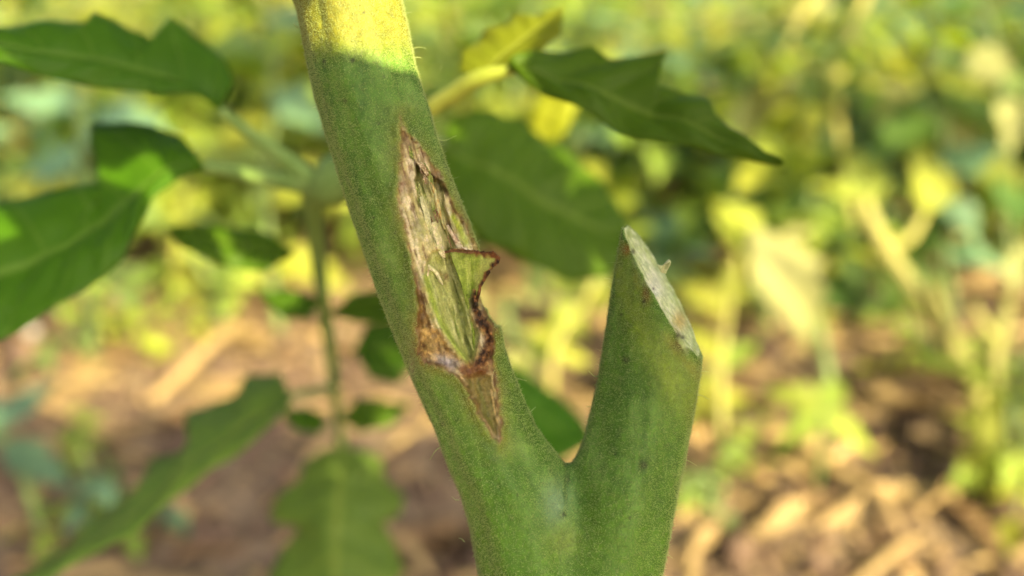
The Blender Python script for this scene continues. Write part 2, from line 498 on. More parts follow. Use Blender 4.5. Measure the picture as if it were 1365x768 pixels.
EL('leaflet', [(274, 222, .177), (225, 222, .174), (180, 262, .170), (90, 330, .165), (-70, 395, .158)],
   [(274, 222, .177), (244, 180, .180), (200, 164, .182), (160, 167, .182), (124, 168, .181), (136, 206, .178), (150, 236, .174), (70, 254, .172), (0, 268, .170), (-70, 300, .166)],
   [(274, 222, .177), (236, 238, .172), (204, 264, .168), (190, 300, .165), (168, 344, .162), (100, 396, .158), (0, 450, .154), (-70, 470, .152)], parent=pb, veins=7, seed=2)
EL('leaflet', [(392, 338, .205), (330, 330, .205), (270, 316, .204), (220, 303, .203)],
   [(392, 338, .205), (366, 316, .208), (318, 303, .208), (262, 297, .207), (220, 303, .203)],
   [(392, 338, .205), (352, 361, .202), (292, 354, .201), (240, 330, .201), (220, 303, .203)], nu=36, parent=node, seed=3)
EL('leaflet', [(428, 400, .222), (395, 405, .222), (345, 392, .222)], [(428, 400, .222), (400, 388, .224), (375, 384, .224), (345, 392, .222)], [(428, 400, .222), (412, 424, .22), (380, 425, .22), (345, 392, .222)], nu=28, parent=node, seed=4)
EL('leaflet', [(438, 420, .226), (500, 405, .228), (560, 415, .23)], [(438, 420, .226), (470, 392, .228), (520, 385, .23), (560, 415, .23)], [(438, 420, .226), (480, 428, .224), (530, 425, .226), (560, 415, .23)], nu=28, parent=node, seed=14)
EL('leaflet', [(440, 560, .276), (405, 560, .276), (375, 552, .276)], [(440, 560, .276), (415, 545, .278), (392, 545, .278), (375, 552, .276)], [(440, 560, .276), (425, 577, .274), (395, 575, .274), (375, 552, .276)], nu=24, parent=node, seed=5)
EL('leaflet', [(452, 558, .275), (500, 548, .277), (548, 540, .28)], [(452, 558, .275), (478, 530, .278), (510, 532, .28), (548, 540, .28)], [(452, 558, .275), (480, 576, .273), (520, 566, .275), (548, 540, .28)], nu=28, parent=node, seed=6)
# lower leaves
lk = T('leaf_stalk', [(445, 515, .262), (425, 520, .255), (405, 524, .245), (385, 528, .238)], [.0016, .0014, .0013, .0012], M_STALK)
EL('leaflet', [(388, 528, .238), (330, 560, .232), (262, 612, .222), (170, 690, .21), (60, 762, .20), (-40, 810, .195)],
   [(388, 528, .238), (372, 494, .250), (330, 502, .250), (316, 524, .246), (243, 549, .242), (268, 590, .236), (202, 612, .236), (190, 642, .232), (120, 690, .228), (100, 718, .222), (30, 762, .212), (-40, 810, .195)],
   [(388, 528, .238), (388, 546, .232), (332, 592, .224), (250, 652, .214), (180, 704, .204), (62, 776, .196), (-40, 810, .195)], mat=M_LEAFM, parent=lk, seed=7)
EL('leaflet', [(456, 596, .292), (452, 660, .284), (447, 740, .274), (442, 900, .26)],
   [(456, 596, .292), (428, 600, .292), (404, 616, .292), (398, 640, .291), (366, 668, .290), (360, 694, .288), (396, 704, .286), (376, 734, .284), (354, 770, .28), (392, 800, .276), (380, 840, .272), (442, 900, .26)],
   [(456, 596, .292), (484, 600, .294), (510, 612, .294), (512, 636, .294), (538, 660, .292), (534, 684, .290), (506, 696, .287), (528, 728, .284), (540, 764, .28), (500, 796, .276), (516, 836, .27), (442, 900, .26)], mat=M_LEAFM, parent=node, seed=8, pillow=.0016)
EL('leaflet', [(470, 470, .26), (500, 466, .262), (560, 470, .266)], [(470, 470, .26), (490, 432, .264), (530, 425, .268), (560, 470, .266)], [(470, 470, .26), (492, 500, .256), (530, 512, .258), (560, 470, .266)], nu=28, parent=node, seed=9)

# ------------------------------------------------------------------ leaves to the right, between the two arms
s2 = empty('tomato_leaf_branch', (0, 0, 0), 'dark toothed tomato leaves with yellow sunlit lobe behind right of the stem', 'tomato shoot')
f2 = at(560, 160, .16); f2 = Vector((0.03, 0.20, 0))
s2.location = f2; S2 = np.array(f2)
def T2(name, pts, rads, mat, n=24, k=10, parent=None):
    return tube(name, [np.array(at(*p)) - S2 for p in pts], rads, mat, parent or s2, n, k)
def E2(name, mid, up, low, mat=M_LEAFD, parent=None, **kw):
    return edges_leaf(name, mid, up, low, mat, parent or s2, loc=S2, **kw)
tube('stem', [np.array(at(*p)) - S2 for p in ((515, 180, .172), (570, 350, .170), (640, 560, .175), (740, 720, .19), (750, 860, .21))] + [np.array([0, 0, -.02])], [.0032, .0034, .0036, .004, .0044, .0055], M_STALK, s2, 36, 10)
pr = T2('leaf_stalk', [(520, 190, .172), (560, 155, .165), (600, 128, .158), (640, 104, .152), (690, 92, .149)], [.0022, .0019, .0018, .0017, .0009], M_STALKL, 26)
E2('leaflet', [(638, 106, .152), (668, 76, .153), (705, 48, .155), (752, 10, .158)],
   [(638, 106, .152), (612, 94, .154), (614, 66, .156), (638, 52, .158), (645, 38, .158), (676, 32, .159), (686, 16, .160), (706, 22, .160), (752, 10, .158)],
   [(638, 106, .152), (676, 98, .150), (696, 84, .150), (704, 88, .150), (726, 64, .152), (748, 48, .154), (752, 10, .158)], mat=M_LEAFJ, parent=pr, nu=60, seed=21, pillow=.0006)
E2('leaflet', [(676, 94, .149), (760, 108, .147), (850, 140, .145), (950, 182, .142), (1046, 218, .139)],
   [(676, 94, .149), (690, 80, .151), (722, 68, .152), (790, 57, .153), (814, 76, .151), (890, 69, .151), (868, 108, .148), (942, 134, .146), (944, 150, .145), (1000, 194, .142), (1046, 218, .139)],
   [(676, 94, .149), (700, 112, .147), (728, 128, .145), (780, 152, .143), (850, 182, .141), (920, 196, .140), (1046, 218, .139)], parent=pr, seed=22, veins=6)
pk = T2('leaf_stalk', [(530, 200, .178), (560, 190, .195), (585, 192, .21), (600, 200, .215)], [.0022, .002, .0018, .0016], M_STALK)
E2('leaflet', [(588, 194, .21), (660, 232, .214), (740, 276, .22), (838, 322, .225)],
   [(588, 194, .21), (600, 158, .216), (650, 146, .222), (700, 164, .228), (756, 200, .232), (806, 246, .234), (832, 290, .232), (838, 322, .225)],
   [(588, 194, .21), (590, 240, .204), (606, 288, .202), (646, 326, .204), (704, 350, .208), (760, 374, .212), (818, 366, .218), (838, 322, .225)], parent=pk, seed=23, pillow=.0016)
# yellow lit leaflet showing under the dark leaf
E2('leaflet', [(745, 120, .30), (735, 150, .30), (712, 200, .30)], [(745, 120, .30), (722, 122, .302), (706, 160, .302), (712, 200, .30)], [(745, 120, .30), (772, 138, .298), (752, 180, .298), (712, 200, .30)], mat=M_LEAFY, nu=24, seed=24, parent=pk)
# low leaf seen through the fork
s3 = empty('low_leaf_sprig', (0, 0, 0), 'dark green leaf seen through the fork low behind the stem', 'leaf sprig')
f3 = on_ground(690, 700); s3.location = f3; S3 = np.array(f3)
c3 = np.array(at(655, 470, .33)) - S3
tube('stem', [c3, c3 * 0.66 + (-.01, .01, 0.01), c3 * 0.3, (0, 0, -.01)], [.0012, .0018, .0022, .003], M_STALK, s3, 20, 8)
edges_leaf('leaf', [(650, 480, .33), (690, 530, .325), (740, 570, .32), (790, 592, .315)],
   [(650, 480, .33), (690, 492, .335), (740, 524, .335), (778, 556, .33), (790, 592, .315)],
   [(650, 480, .33), (656, 560, .315), (690, 606, .31), (735, 622, .308), (790, 592, .315)], M_LEAFD, s3, loc=S3, nu=36, seed=31)
# ------------------------------------------------------------------ the wounded, forked tomato stem
K = FOCUS / FPX                                # metres per photo pixel in the plane of the stem
def hero(p):
    """stem space (photo pixels right, up, towards the lens, from the picture centre) -> metres"""
    p = np.asarray(p, float)
    c = np.array(CAM + FOCUS * FW)
    return c + K * (p[..., 0:1] * np.array(RT) + p[..., 1:2] * np.array(UP) - p[..., 2:3] * np.array(FW))

MAIN = [(443, -70, 68), (465, 0, 69), (488, 110, 69), (528, 240, 69), (556, 320, 70), (583, 400, 69), (613, 490, 63), (637, 550, 60), (657, 600, 63),
        (680, 640, 68), (696, 690, 70), (714, 768, 74), (735, 860, 74), (748, 940, 70), (752, 1000, 68)]
STUB = [(905, 215, 62), (893, 310, 63), (871, 450, 64), (861, 520, 65), (845, 600, 67), (831, 645, 70), (820, 700, 71), (807, 768, 71), (780, 870, 70), (758, 960, 68)]
def chain(c): return np.array([(x - CX, CY - y, 0.0, r) for x, y, r in c], np.float32)
MC, SC = chain(MAIN), chain(STUB)
MC[:, 2] += np.array([-3, -2, 0, 1, 1, 1, 0, 0, 0, 0, 0, 0, 0, 0, 0])

def seg_dist(P, c):
    best = np.full(len(P), 1e9, np.float32)
    for i in range(len(c) - 1):
        a, b = c[i, :3], c[i + 1, :3]
        d = b - a
        t = np.clip((P - a) @ d / (d @ d), 0, 1)
        q = P - a - t[:, None] * d
        best = np.minimum(best, np.sqrt((q * q).sum(1)) - (c[i, 3] + t * (c[i + 1, 3] - c[i, 3])))
    return best
def smin(a, b, k):
    h = np.maximum(k - np.abs(a - b), 0) / k
    return np.minimum(a, b) - h * h * k * 0.25

# ---- the wound, drawn as maps over the face of the stem
MX0, MY0, MRES, MW, MH = 480, 130, 0.5, 240, 500
mx, my = np.meshgrid(MX0 + np.arange(int(MW / MRES)) * MRES, MY0 + np.arange(int(MH / MRES)) * MRES, indexing='xy')
def poly(pts, X=None, Y=None):
    X = mx if X is None else X; Y = my if Y is None else Y
    d = np.full(X.shape, 1e9); ins = np.zeros(X.shape, bool)
    n = len(pts)
    for i in range(n):
        x1, y1 = pts[i]; x2, y2 = pts[(i + 1) % n]
        ex, ey = x2 - x1, y2 - y1
        t = np.clip(((X - x1) * ex + (Y - y1) * ey) / (ex * ex + ey * ey + 1e-9), 0, 1)
        d = np.minimum(d, np.hypot(X - x1 - t * ex, Y - y1 - t * ey))
        if y1 != y2:
            c = ((y1 > Y) != (y2 > Y)) & (X < ex * (Y - y1) / (y2 - y1) + x1)
            ins ^= c
    return np.where(ins, d, -d)                # positive inside
def pline(pts):
    d = np.full(mx.shape, 1e9)
    for (x1, y1), (x2, y2) in zip(pts[:-1], pts[1:]):
        ex, ey = x2 - x1, y2 - y1
        t = np.clip(((mx - x1) * ex + (my - y1) * ey) / (ex * ex + ey * ey), 0, 1)
        d = np.minimum(d, np.hypot(mx - x1 - t * ex, my - y1 - t * ey))
    return d
n_lip = fbm(mx / 10, my / 16, 12.0, 3)
jag = 5.0 * fbm(mx / 14, my / 18, 0.5, 4) + 2.6 * fbm(mx / 5, my / 6, 3.5, 2)
ca, sa = math.cos(R(17)), math.sin(R(17))      # grain follows the lean of the stem
gu = mx * ca - my * sa * 1.0; gvv = mx * sa + my * ca
fib = fbm(gu / 5.0, gvv / 55.0, 7.7, 4)
fib2 = fbm(gu / 2.8, gvv / 22.0, 1.7, 3)
OUT = [(533, 155), (537, 168), (546, 180), (557, 192), (572, 209), (583, 225), (592, 243), (600, 262), (612, 285), (622, 300), (631, 322), (642, 338), (668, 346), (655, 362),
       (646, 380), (643, 400), (650, 425), (660, 441), (660, 462), (656, 478), (660, 500), (666, 540), (670, 585), (667, 594), (656, 582), (637, 552), (622, 520), (606, 500), (590, 490),
       (566, 484), (557, 470), (556, 436), (557, 405), (551, 368), (544, 330), (537, 290), (530, 262), (533, 232), (534, 200), (532, 172)]
CAVU = [(554, 216), (561, 226), (571, 230), (579, 237), (589, 241), (593, 252), (591, 272), (600, 292), (606, 315), (608, 333), (588, 336), (577, 322), (566, 296), (557, 268), (552, 240)]
CAVV = [(574, 334), (600, 330), (626, 340), (640, 350), (642, 366), (632, 388), (630, 418), (640, 446), (636, 470), (630, 486), (620, 478), (602, 457), (582, 430), (570, 400), (563, 366)]
LEDGE = [(552, 366), (558, 384), (567, 408), (578, 434), (598, 458), (618, 480), (606, 494), (580, 486), (560, 476), (555, 436)]
TAIL = [(606, 498), (624, 500), (640, 494), (655, 500), (662, 540), (667, 590), (652, 572), (634, 546), (620, 522)]
RIM = [(640, 378), (633, 395), (634, 412), (641, 428), (652, 440), (656, 455), (648, 470), (640, 482)]
o_ = poly(OUT) + jag * 0.9
u_ = poly(CAVU) + jag * 0.6
v_ = poly(CAVV) + jag * 0.5
l_ = poly(LEDGE) + jag
t_ = poly(TAIL) + jag * 0.7
rim = pline(RIM)
DEP = 3.2 * sstep(0, 5, o_) + sstep(0, 6, o_) * (3.4 * fib + 2.6 * fib2 + 2.2 * fbm(mx / 5, my / 6, 9.1, 3))
DEP += 11 * sstep(-0.5, 4, u_) + 9 * sstep(0, 4, u_) * np.exp(-np.maximum(my - 232 - (mx - 560) * .5, 0) / 14) + sstep(0, 5, u_) * (8.5 * fib + 5.0 * fib2)
DEP += 9 * sstep(-1, 6, v_) + 11 * sstep(3, 24, v_) + sstep(2, 9, v_) * (5.5 * fib + 3.2 * fib2)
DEP += 2.5 * sstep(0, 6, l_) + sstep(0, 4, l_) * 3.5 * fbm(mx / 5, my / 7, 4.4, 3)
DEP += 4.0 * sstep(0, 9, t_) - 2.0 * np.exp(-(t_ / 2.2) ** 2)
DEP -= 4.5 * np.exp(-(rim / 5.5) ** 2) * (1 + 0.9 * fbm(mx / 5, my / 5, 6.0, 3))
DEP -= 2.8 * np.exp(-((o_ + 3.0) / 5.0) ** 2) * (1 + .6 * n_lip)                      # lifted lip of dead skin
band = np.exp(-(pline([(604, 484), (622, 492), (640, 492), (654, 484)]) / 5) ** 2)
DEP -= 2.0 * band * (0.7 + fbm(mx / 4, my / 4, 1.1, 3))
groove = pline([(598, 345), (606, 385), (616, 430), (629, 482)])
ridge = pline([(567, 368), (576, 400), (588, 432), (604, 458), (622, 482)])
DEP += 8 * np.exp(-(groove / 5) ** 2) * sstep(0, 6, v_)
DEP -= 7 * np.exp(-(ridge / 4.5) ** 2) * sstep(360, 385, my)
crust = np.exp(-(pline([(641, 428), (652, 442), (655, 456), (648, 472), (640, 486), (622, 494)]) / 9) ** 2)
DEP -= 3.0 * crust * fbm(mx / 4, my / 4, 5.2, 3)
fade = sstep(0, 12, np.minimum.reduce([mx - MX0, MX0 + MW - mx, my - MY0, MY0 + MH - my]))
DEP = (DEP * fade).astype(np.float32)
NOTCH = (22 * sstep(-2, 10, poly([(631, 352), (700, 340), (700, 420), (662, 436), (648, 424), (636, 402)]) + jag * .5) * fade).astype(np.float32)

# colours of the tissue
def C(*a): return srgb(*a)[None, None]
def over(base, col, w): return base * (1 - w[..., None]) + col * w[..., None]
n_a = fbm(mx / 16, my / 16, 2.0, 4); n_b = fbm(mx / 5, my / 5, 8.0, 3)
WC = np.broadcast_to(C(186, 176, 118), mx.shape + (3,)).copy()
WC = over(WC, C(226, 214, 176), sstep(-0.15, 0.3, fib + 0.4 * n_b))
WC = over(WC, C(112, 86, 52), sstep(0.1, 0.4, fib2 + 0.5 * n_a) * 0.85)
WC = over(WC, C(150, 156, 88), sstep(0.0, 0.35, -n_a) * sstep(5, 16, o_) * sstep(240, 300, my) * 0.6)
WC = over(WC, C(152, 134, 100), sstep(0.0, 0.5, n_a) * sstep(250, 225, my) * 0.6)
WC = over(WC, C(92, 58, 32), sstep(-3, 14, -(o_ - 9)) * sstep(0.0, 0.4, n_b + 0.4 * n_a) * 0.9)
WC = over(WC, C(190, 186, 128), sstep(-1, 4, u_))
WC = over(WC, C(120, 138, 44), sstep(0.0, 0.35, fib) * sstep(0, 4, u_) * 0.95)
WC = over(WC, C(216, 204, 160), sstep(0.1, 0.5, -fib) * sstep(0, 4, u_) * 0.9)
WC = over(WC, C(160, 166, 98), sstep(-1, 5, v_))
WC = over(WC, C(200, 200, 144), sstep(0.1, 0.5, -fib2) * sstep(1, 6, v_) * 0.6)
WC = over(WC, C(78, 92, 34), np.exp(-(groove / 3) ** 2) * sstep(2, 6, v_) * sstep(360, 420, my) * .7)
WC = over(WC, C(104, 124, 36), sstep(0.05, 0.45, fib) * sstep(3, 9, v_) * 0.8)
WC = over(WC, C(172, 182, 96), sstep(0.1, 0.5, n_b) * sstep(0, 6, v_) * sstep(600, 585, mx) * 0.7)
WC = over(WC, C(136, 108, 54), sstep(-1, 4, l_) * 0.85)
WC = over(WC, C(188, 158, 90), sstep(0.1, 0.45, n_b + 0.4 * fib2) * sstep(0, 4, l_) * 0.85)
WC = over(WC, C(70, 40, 22), sstep(0.12, 0.5, -n_b + 0.2 * n_a) * sstep(-2, 3, l_) * 0.75)
WC = over(WC, C(112, 102, 50), sstep(-1, 4, t_))
WC = over(WC, C(96, 100, 44), sstep(-.1, 0.3, fib) * sstep(1, 6, t_) * 0.8)
WC = over(WC, C(204, 180, 128), np.exp(-(t_ / 1.0) ** 2) * 0.45 * sstep(-.1, .4, n_b))
WC = over(WC, C(150, 168, 66), np.exp(-(ridge / 4.5) ** 2) * sstep(350, 375, my) * .9)
WC = over(WC, C(120, 90, 50), np.clip(crust * 1.2, 0, 1))
WC = over(WC, C(60, 36, 20), np.clip(crust * 1.2, 0, 1) * sstep(0.0, .35, n_b))
WC = over(WC, C(196, 158, 100), np.clip(crust, 0, 1) * sstep(0.12, .45, -n_b) * .8)
WC = over(WC, C(104, 70, 38), np.exp(-(pline([(612, 494), (630, 498), (648, 494), (657, 486)]) / 7) ** 2) * (.75 + .5 * n_b))
WC = over(WC, C(112, 68, 34), band * (0.6 + 0.4 * np.clip(n_b * 2, -1, 1)))
rimw = np.exp(-(rim / 5.5) ** 2)
WC = over(WC, C(104, 70, 38), np.clip(rimw * 1.3, 0, 1))
WC = over(WC, C(38, 22, 14), np.clip(rimw * 1.4, 0, 1) * sstep(-0.05, 0.3, n_b))
WC = over(WC, C(190, 144, 86), np.clip(rimw, 0, 1) * sstep(0.15, 0.5, -n_b))
# dark brown edges of the cavities
topedge = np.exp(-(pline([(552, 214), (561, 227), (572, 231), (580, 238), (591, 243), (594, 254)]) / 2.6) ** 2)
WC = over(WC, C(54, 36, 20), topedge * 0.85)
for (px_, py_, s_, col, w_) in ((541, 243, 11, (122, 84, 76), .7), (533, 250, 8, (104, 66, 54), .7), (548, 253, 5, (70, 46, 38), .7), (566, 212, 7, (112, 86, 74), .7), (553, 300, 6, (60, 40, 30), .6),
                                (549, 368, 9, (84, 48, 28), .85), (553, 380, 8, (72, 40, 24), .85), (560, 398, 7, (60, 34, 20), .8), (562, 425, 7, (58, 36, 22), .8), (598, 298, 6, (120, 76, 60), .8),
                                (607, 310, 5, (140, 104, 90), .7), (594, 370, 6, (96, 58, 36), .8), (586, 365, 4, (120, 84, 50), .6), (540, 307, 5, (88, 56, 36), .7), (610, 290, 8, (142, 116, 96), .6)):
    WC = over(WC, C(*col), w_ * np.exp(-(((mx - px_) / s_) ** 2 + ((my - py_) / (s_ * 1.3)) ** 2)) * (0.75 + 0.5 * n_b))
WC = over(WC, C(206, 186, 142), np.exp(-(pline([(604, 488), (616, 504), (628, 530), (644, 560), (664, 590)]) / 2.4) ** 2) * (.55 + .8 * n_b) )
WC = over(WC, C(214, 190, 130), np.exp(-(pline([(655, 520), (659, 545), (665, 570), (668, 592)]) / 1.3) ** 2) * .8)
WC = over(WC, C(150, 172, 40), np.exp(-(pline([(604, 290), (614, 306), (622, 324)]) / 5) ** 2) * .8)
mould = np.exp(-(((mx - 594 - (my - 480) * 0.8) / 14) ** 2 + ((my - 481) / 8) ** 2))
WC = over(WC, C(176, 172, 168), np.clip(mould * 1.1, 0, 1) * 0.75)
WC = over(WC, C(112, 112, 118), np.exp(-(((mx - 600) / 7) ** 2 + ((my - 488) / 6) ** 2)) * 0.7)
WC = over(WC, C(104, 74, 40), np.exp(-((o_ - 1) / 3.2) ** 2) * sstep(330, 380, my) * 0.85)
WC = over(WC, C(128, 104, 58), np.exp(-((o_ - 1) / 2.6) ** 2) * sstep(380, 330, my) * 0.6 * sstep(-.4, .3, n_b))
WMASK = sstep(-2.5, 3.5, o_ + 2.0 * n_b) * fade
HALO = np.exp(-np.maximum(-o_, 0) / 13.0) * fade
def samp(A, px, py):
    fx = np.clip((px - MX0) / MRES, 0, A.shape[1] - 1.001); fy = np.clip((py - MY0) / MRES, 0, A.shape[0] - 1.001)
    i, j = fy.astype(int), fx.astype(int); u, v = fx - j, fy - i
    if A.ndim == 3: u, v = u[:, None], v[:, None]
    return (A[i, j] * (1 - u) + A[i, j + 1] * u) * (1 - v) + (A[i + 1, j] * (1 - u) + A[i + 1, j + 1] * u) * v

CUT_P = np.array([884 - CX, CY - 391, 0.0], np.float32)
CUT_N = np.array([0.79, 0.495, 0.36], np.float32); CUT_N /= np.linalg.norm(CUT_N)
def proj(P):
    f = 1 / (1 - P[:, 2] / FPX)
    return CX + P[:, 0] * f, CY - P[:, 1] * f
def sdf(P):
    a = seg_dist(P, MC); b = seg_dist(P, SC)
    # low ridges that run along the stems, soft dents and skin relief
    th = np.arctan2(P[:, 0] - np.interp(P[:, 1], MC[::-1, 1], MC[::-1, 0]), P[:, 2])
    a = a - 2.2 * np.cos(th * 4 + 0.9) - 1.3 * np.cos(th * 9 + P[:, 1] * 0.006)
    th2 = np.arctan2(P[:, 0] - np.interp(P[:, 1], SC[::-1, 1], SC[::-1, 0]), P[:, 2])
    b = b - 2.0 * np.cos(th2 * 5 + 0.4) - 0.9 * np.cos(th2 * 9 + P[:, 1] * .005)
    cut = (P - CUT_P) @ CUT_N
    cut = cut - 1.8 * fbm(P[:, 0] / 11, P[:, 1] / 11, P[:, 2] / 11, 3) - 3.0 * np.exp(-((b + 3) / 7.0) ** 2) * 0.6 + 2.0 * np.exp(-(((b + 40) / 24) ** 2))
    b = np.maximum(b, cut)
    d = smin(a, b, 34)
    d = d - 5.0 * np.exp(-(((P[:, 0] - 62) / 15) ** 2 + ((P[:, 1] + 284) / 30) ** 2)) * (P[:, 2] > 0)
    px, py = proj(P)
    dep = samp(DEP, px, py) * sstep(-6, 14, P[:, 2])
    d = d + dep + samp(NOTCH, px, py) * sstep(-48, -25, P[:, 2])
    d = d - 1.3 * fbm(P[:, 0] / 34, P[:, 1] / 50, P[:, 2] / 34, 2) - 0.55 * vnoise(P[:, 0] / 4.5, P[:, 1] / 5.5, P[:, 2] / 4.5)
    # groove where the two arms meet, and a crease near the top
    g = np.hypot(P[:, 0] - (752 - CX), 0) / 2.6
    d = d + 1.0 * np.exp(-g ** 2) * sstep(CY - 690, CY - 640, P[:, 1]) * (P[:, 2] > 0)
    ax = np.interp(P[:, 1], MC[::-1, 1], MC[::-1, 0])
    d = d + 3.0 * np.exp(-((P[:, 0] - ax + 30) / 6) ** 2) * sstep(CY - 95, CY - 20, P[:, 1]) * (P[:, 2] > 0)
    return d

H = 1.4
lo = np.array([385 - CX, CY - 1000, -86], np.float32); hi = np.array([965 - CX, CY + 60, 92], np.float32)
dims = (np.ceil((hi - lo) / H / 8).astype(int) * 8 + 1)
Bn = (dims - 1) // 8
bc = np.stack(np.meshgrid(*[np.arange(b) for b in Bn], indexing='ij'), -1).reshape(-1, 3)
cen = lo + (bc * 8 + 4).astype(np.float32) * H
sd0 = smin(seg_dist(cen, MC), seg_dist(cen, SC), 22)
HB = 8 * H * 0.87
cutc = (cen - CUT_P) @ CUT_N
stubby = cen[:, 0] > 795 - CX
sd1 = np.where(stubby, np.maximum(sd0, cutc), sd0)
wzone = (cen[:, 2] > -60) & (cen[:, 0] > MX0 - 20 - CX) & (cen[:, 0] < MX0 + MW + 20 - CX) & (cen[:, 1] < CY - MY0 + 20) & (cen[:, 1] > CY - MY0 - MH - 20)
act_m = (sd1 < HB + 10) & ((sd1 > -HB - 10) | (wzone & (sd0 > -HB - 46)) | (np.abs(cutc) < HB + 12) & stubby)
act = bc[act_m]
# inside deep cells stay negative, outside positive
G = np.full(dims, 50.0, np.float32)
deep = bc[~act_m & (sd1 < 0)]
for b in deep: G[b[0] * 8:b[0] * 8 + 9, b[1] * 8:b[1] * 8 + 9, b[2] * 8:b[2] * 8 + 9] = -50
loc = np.stack(np.meshgrid(*[np.arange(9)] * 3, indexing='ij'), -1).reshape(-1, 3)
flat = np.zeros(dims, bool)
for b in act: flat[b[0] * 8:b[0] * 8 + 9, b[1] * 8:b[1] * 8 + 9, b[2] * 8:b[2] * 8 + 9] = True
idx = np.argwhere(flat)
for i in range(0, len(idx), 1000000):
    q = idx[i:i + 1000000]
    G[q[:, 0], q[:, 1], q[:, 2]] = sdf((lo + q * np.float32(H)).astype(np.float32))
G[0] = G[-1] = 50; G[:, :, 0] = G[:, :, -1] = 50; G[:, 0] = 50; G[:, -1] = 50
neg = G < 0
cnt = np.zeros(dims - 1, np.int8)
for dx in (0, 1):
    for dy in (0, 1):
        for dz in (0, 1):
            cnt += neg[dx:dims[0] - 1 + dx, dy:dims[1] - 1 + dy, dz:dims[2] - 1 + dz]
cell = np.argwhere((cnt > 0) & (cnt < 8))
vid = np.full(dims - 1, -1, np.int32); vid[cell[:, 0], cell[:, 1], cell[:, 2]] = np.arange(len(cell))
acc = np.zeros((len(cell), 3), np.float32); num = np.zeros(len(cell), np.float32)
for axs in range(3):
    o1, o2 = [k for k in range(3) if k != axs]
    for a in (0, 1):
        for b in (0, 1):
            p0 = cell.copy(); p0[:, o1] += a; p0[:, o2] += b
            p1 = p0.copy(); p1[:, axs] += 1
            g0 = G[p0[:, 0], p0[:, 1], p0[:, 2]]; g1 = G[p1[:, 0], p1[:, 1], p1[:, 2]]
            cr = (g0 < 0) != (g1 < 0)
            t = np.where(cr, g0 / np.where(cr, g0 - g1, 1), 0)
            pt = p0.astype(np.float32); pt[:, axs] += t
            acc[cr] += pt[cr]; num[cr] += 1
SV = lo + acc / num[:, None] * H
quads = []
for axs in range(3):
    o1, o2 = [(1, 2), (2, 0), (0, 1)][axs]
    sl_ = [slice(1, d - 1) for d in dims]; sl_[axs] = slice(0, dims[axs] - 1)
    s2 = list(sl_); s2[axs] = slice(1, dims[axs])
    e = np.argwhere(neg[tuple(sl_)] != neg[tuple(s2)])
    e += np.array([0 if k == axs else 1 for k in range(3)])
    inside0 = neg[e[:, 0], e[:, 1], e[:, 2]]
    def cid(d1, d2):
        q = e.copy(); q[:, o1] += d1; q[:, o2] += d2
        return vid[q[:, 0], q[:, 1], q[:, 2]]
    qd = np.stack([cid(-1, -1), cid(0, -1), cid(0, 0), cid(-1, 0)], -1)
    qd[~inside0] = qd[~inside0][:, ::-1]
    quads.append(qd)
SQ = np.vstack(quads); SQ = SQ[(SQ >= 0).all(1)]

# colours per vertex
px, py = proj(SV)
nz3 = fbm(SV[:, 0] / 26, SV[:, 1] / 40, SV[:, 2] / 26, 4)
nz4 = fbm(SV[:, 0] / 7, SV[:, 1] / 9, SV[:, 2] / 7, 3)
col = np.tile(srgb(84, 124, 38), (len(SV), 1))
def ov(c, w):
    global col
    col = col * (1 - w[:, None]) + c[None] * w[:, None]
ov(srgb(108, 146, 64), sstep(0.0, 0.5, nz3) * 0.8)
st_ = fbm((SV[:, 0] - np.interp(SV[:, 1], MC[::-1, 1], MC[::-1, 0]) * (px < 760)) / 11, SV[:, 1] / 150, SV[:, 2] / 11, 3)
ov(srgb(106, 148, 62), sstep(0.05, .5, st_) * .4)
ov(srgb(48, 90, 18), sstep(0.05, .5, -st_) * .4)
ov(srgb(60, 100, 26), sstep(0.0, 0.5, -nz3) * 0.6)
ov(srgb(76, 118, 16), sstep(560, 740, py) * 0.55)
ov(srgb(138, 126, 32), sstep(92, 40, py) * 0.6)                     # the sun's yellow painted into the stem top, down to the shadow line
ov(srgb(120, 150, 112), np.exp(-(((px - 742) / 20) ** 2 + ((py - 668) / 34) ** 2)) * (SV[:, 2] > 0) * 0.75)
ov(srgb(112, 132, 48), np.exp(-(((px - 752) / 24) ** 2 + ((py - 722) / 22) ** 2)) * (SV[:, 2] > 0) * 0.6)
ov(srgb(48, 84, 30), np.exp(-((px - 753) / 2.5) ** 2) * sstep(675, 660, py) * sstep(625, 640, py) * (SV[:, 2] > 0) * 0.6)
ov(srgb(130, 128, 96), np.exp(-(((px - 549) / 5) ** 2 + ((py - 490) / 16) ** 2)) * (SV[:, 2] > -30) * 0.8)
ov(srgb(96, 96, 44), np.exp(-(((px - 441) / 7) ** 2)) * sstep(75, 10, py) * 0.5 * (SV[:, 2] > 0))
front = sstep(-8, 8, SV[:, 2])
inmap = (px > MX0) & (px < MX0 + MW - 1) & (py > MY0) & (py < MY0 + MH - 1)
halo = samp(HALO, px, py) * front * inmap * (SV[:, 2] > -5)
ov(srgb(138, 118, 52), np.clip(halo * (0.6 + 0.6 * nz3), 0, 1) * 0.85)
ov(srgb(98, 62, 40), halo ** 3 * sstep(0.0, 0.5, nz3) * 0.7)
wm = samp(WMASK, px, py) * front * inmap
onmain = seg_dist(SV.astype(np.float32), MC) < 8
wm = wm * onmain
wcol = samp(WC, px, py)
col = col * (1 - wm[:, None]) + wcol * wm[:, None]
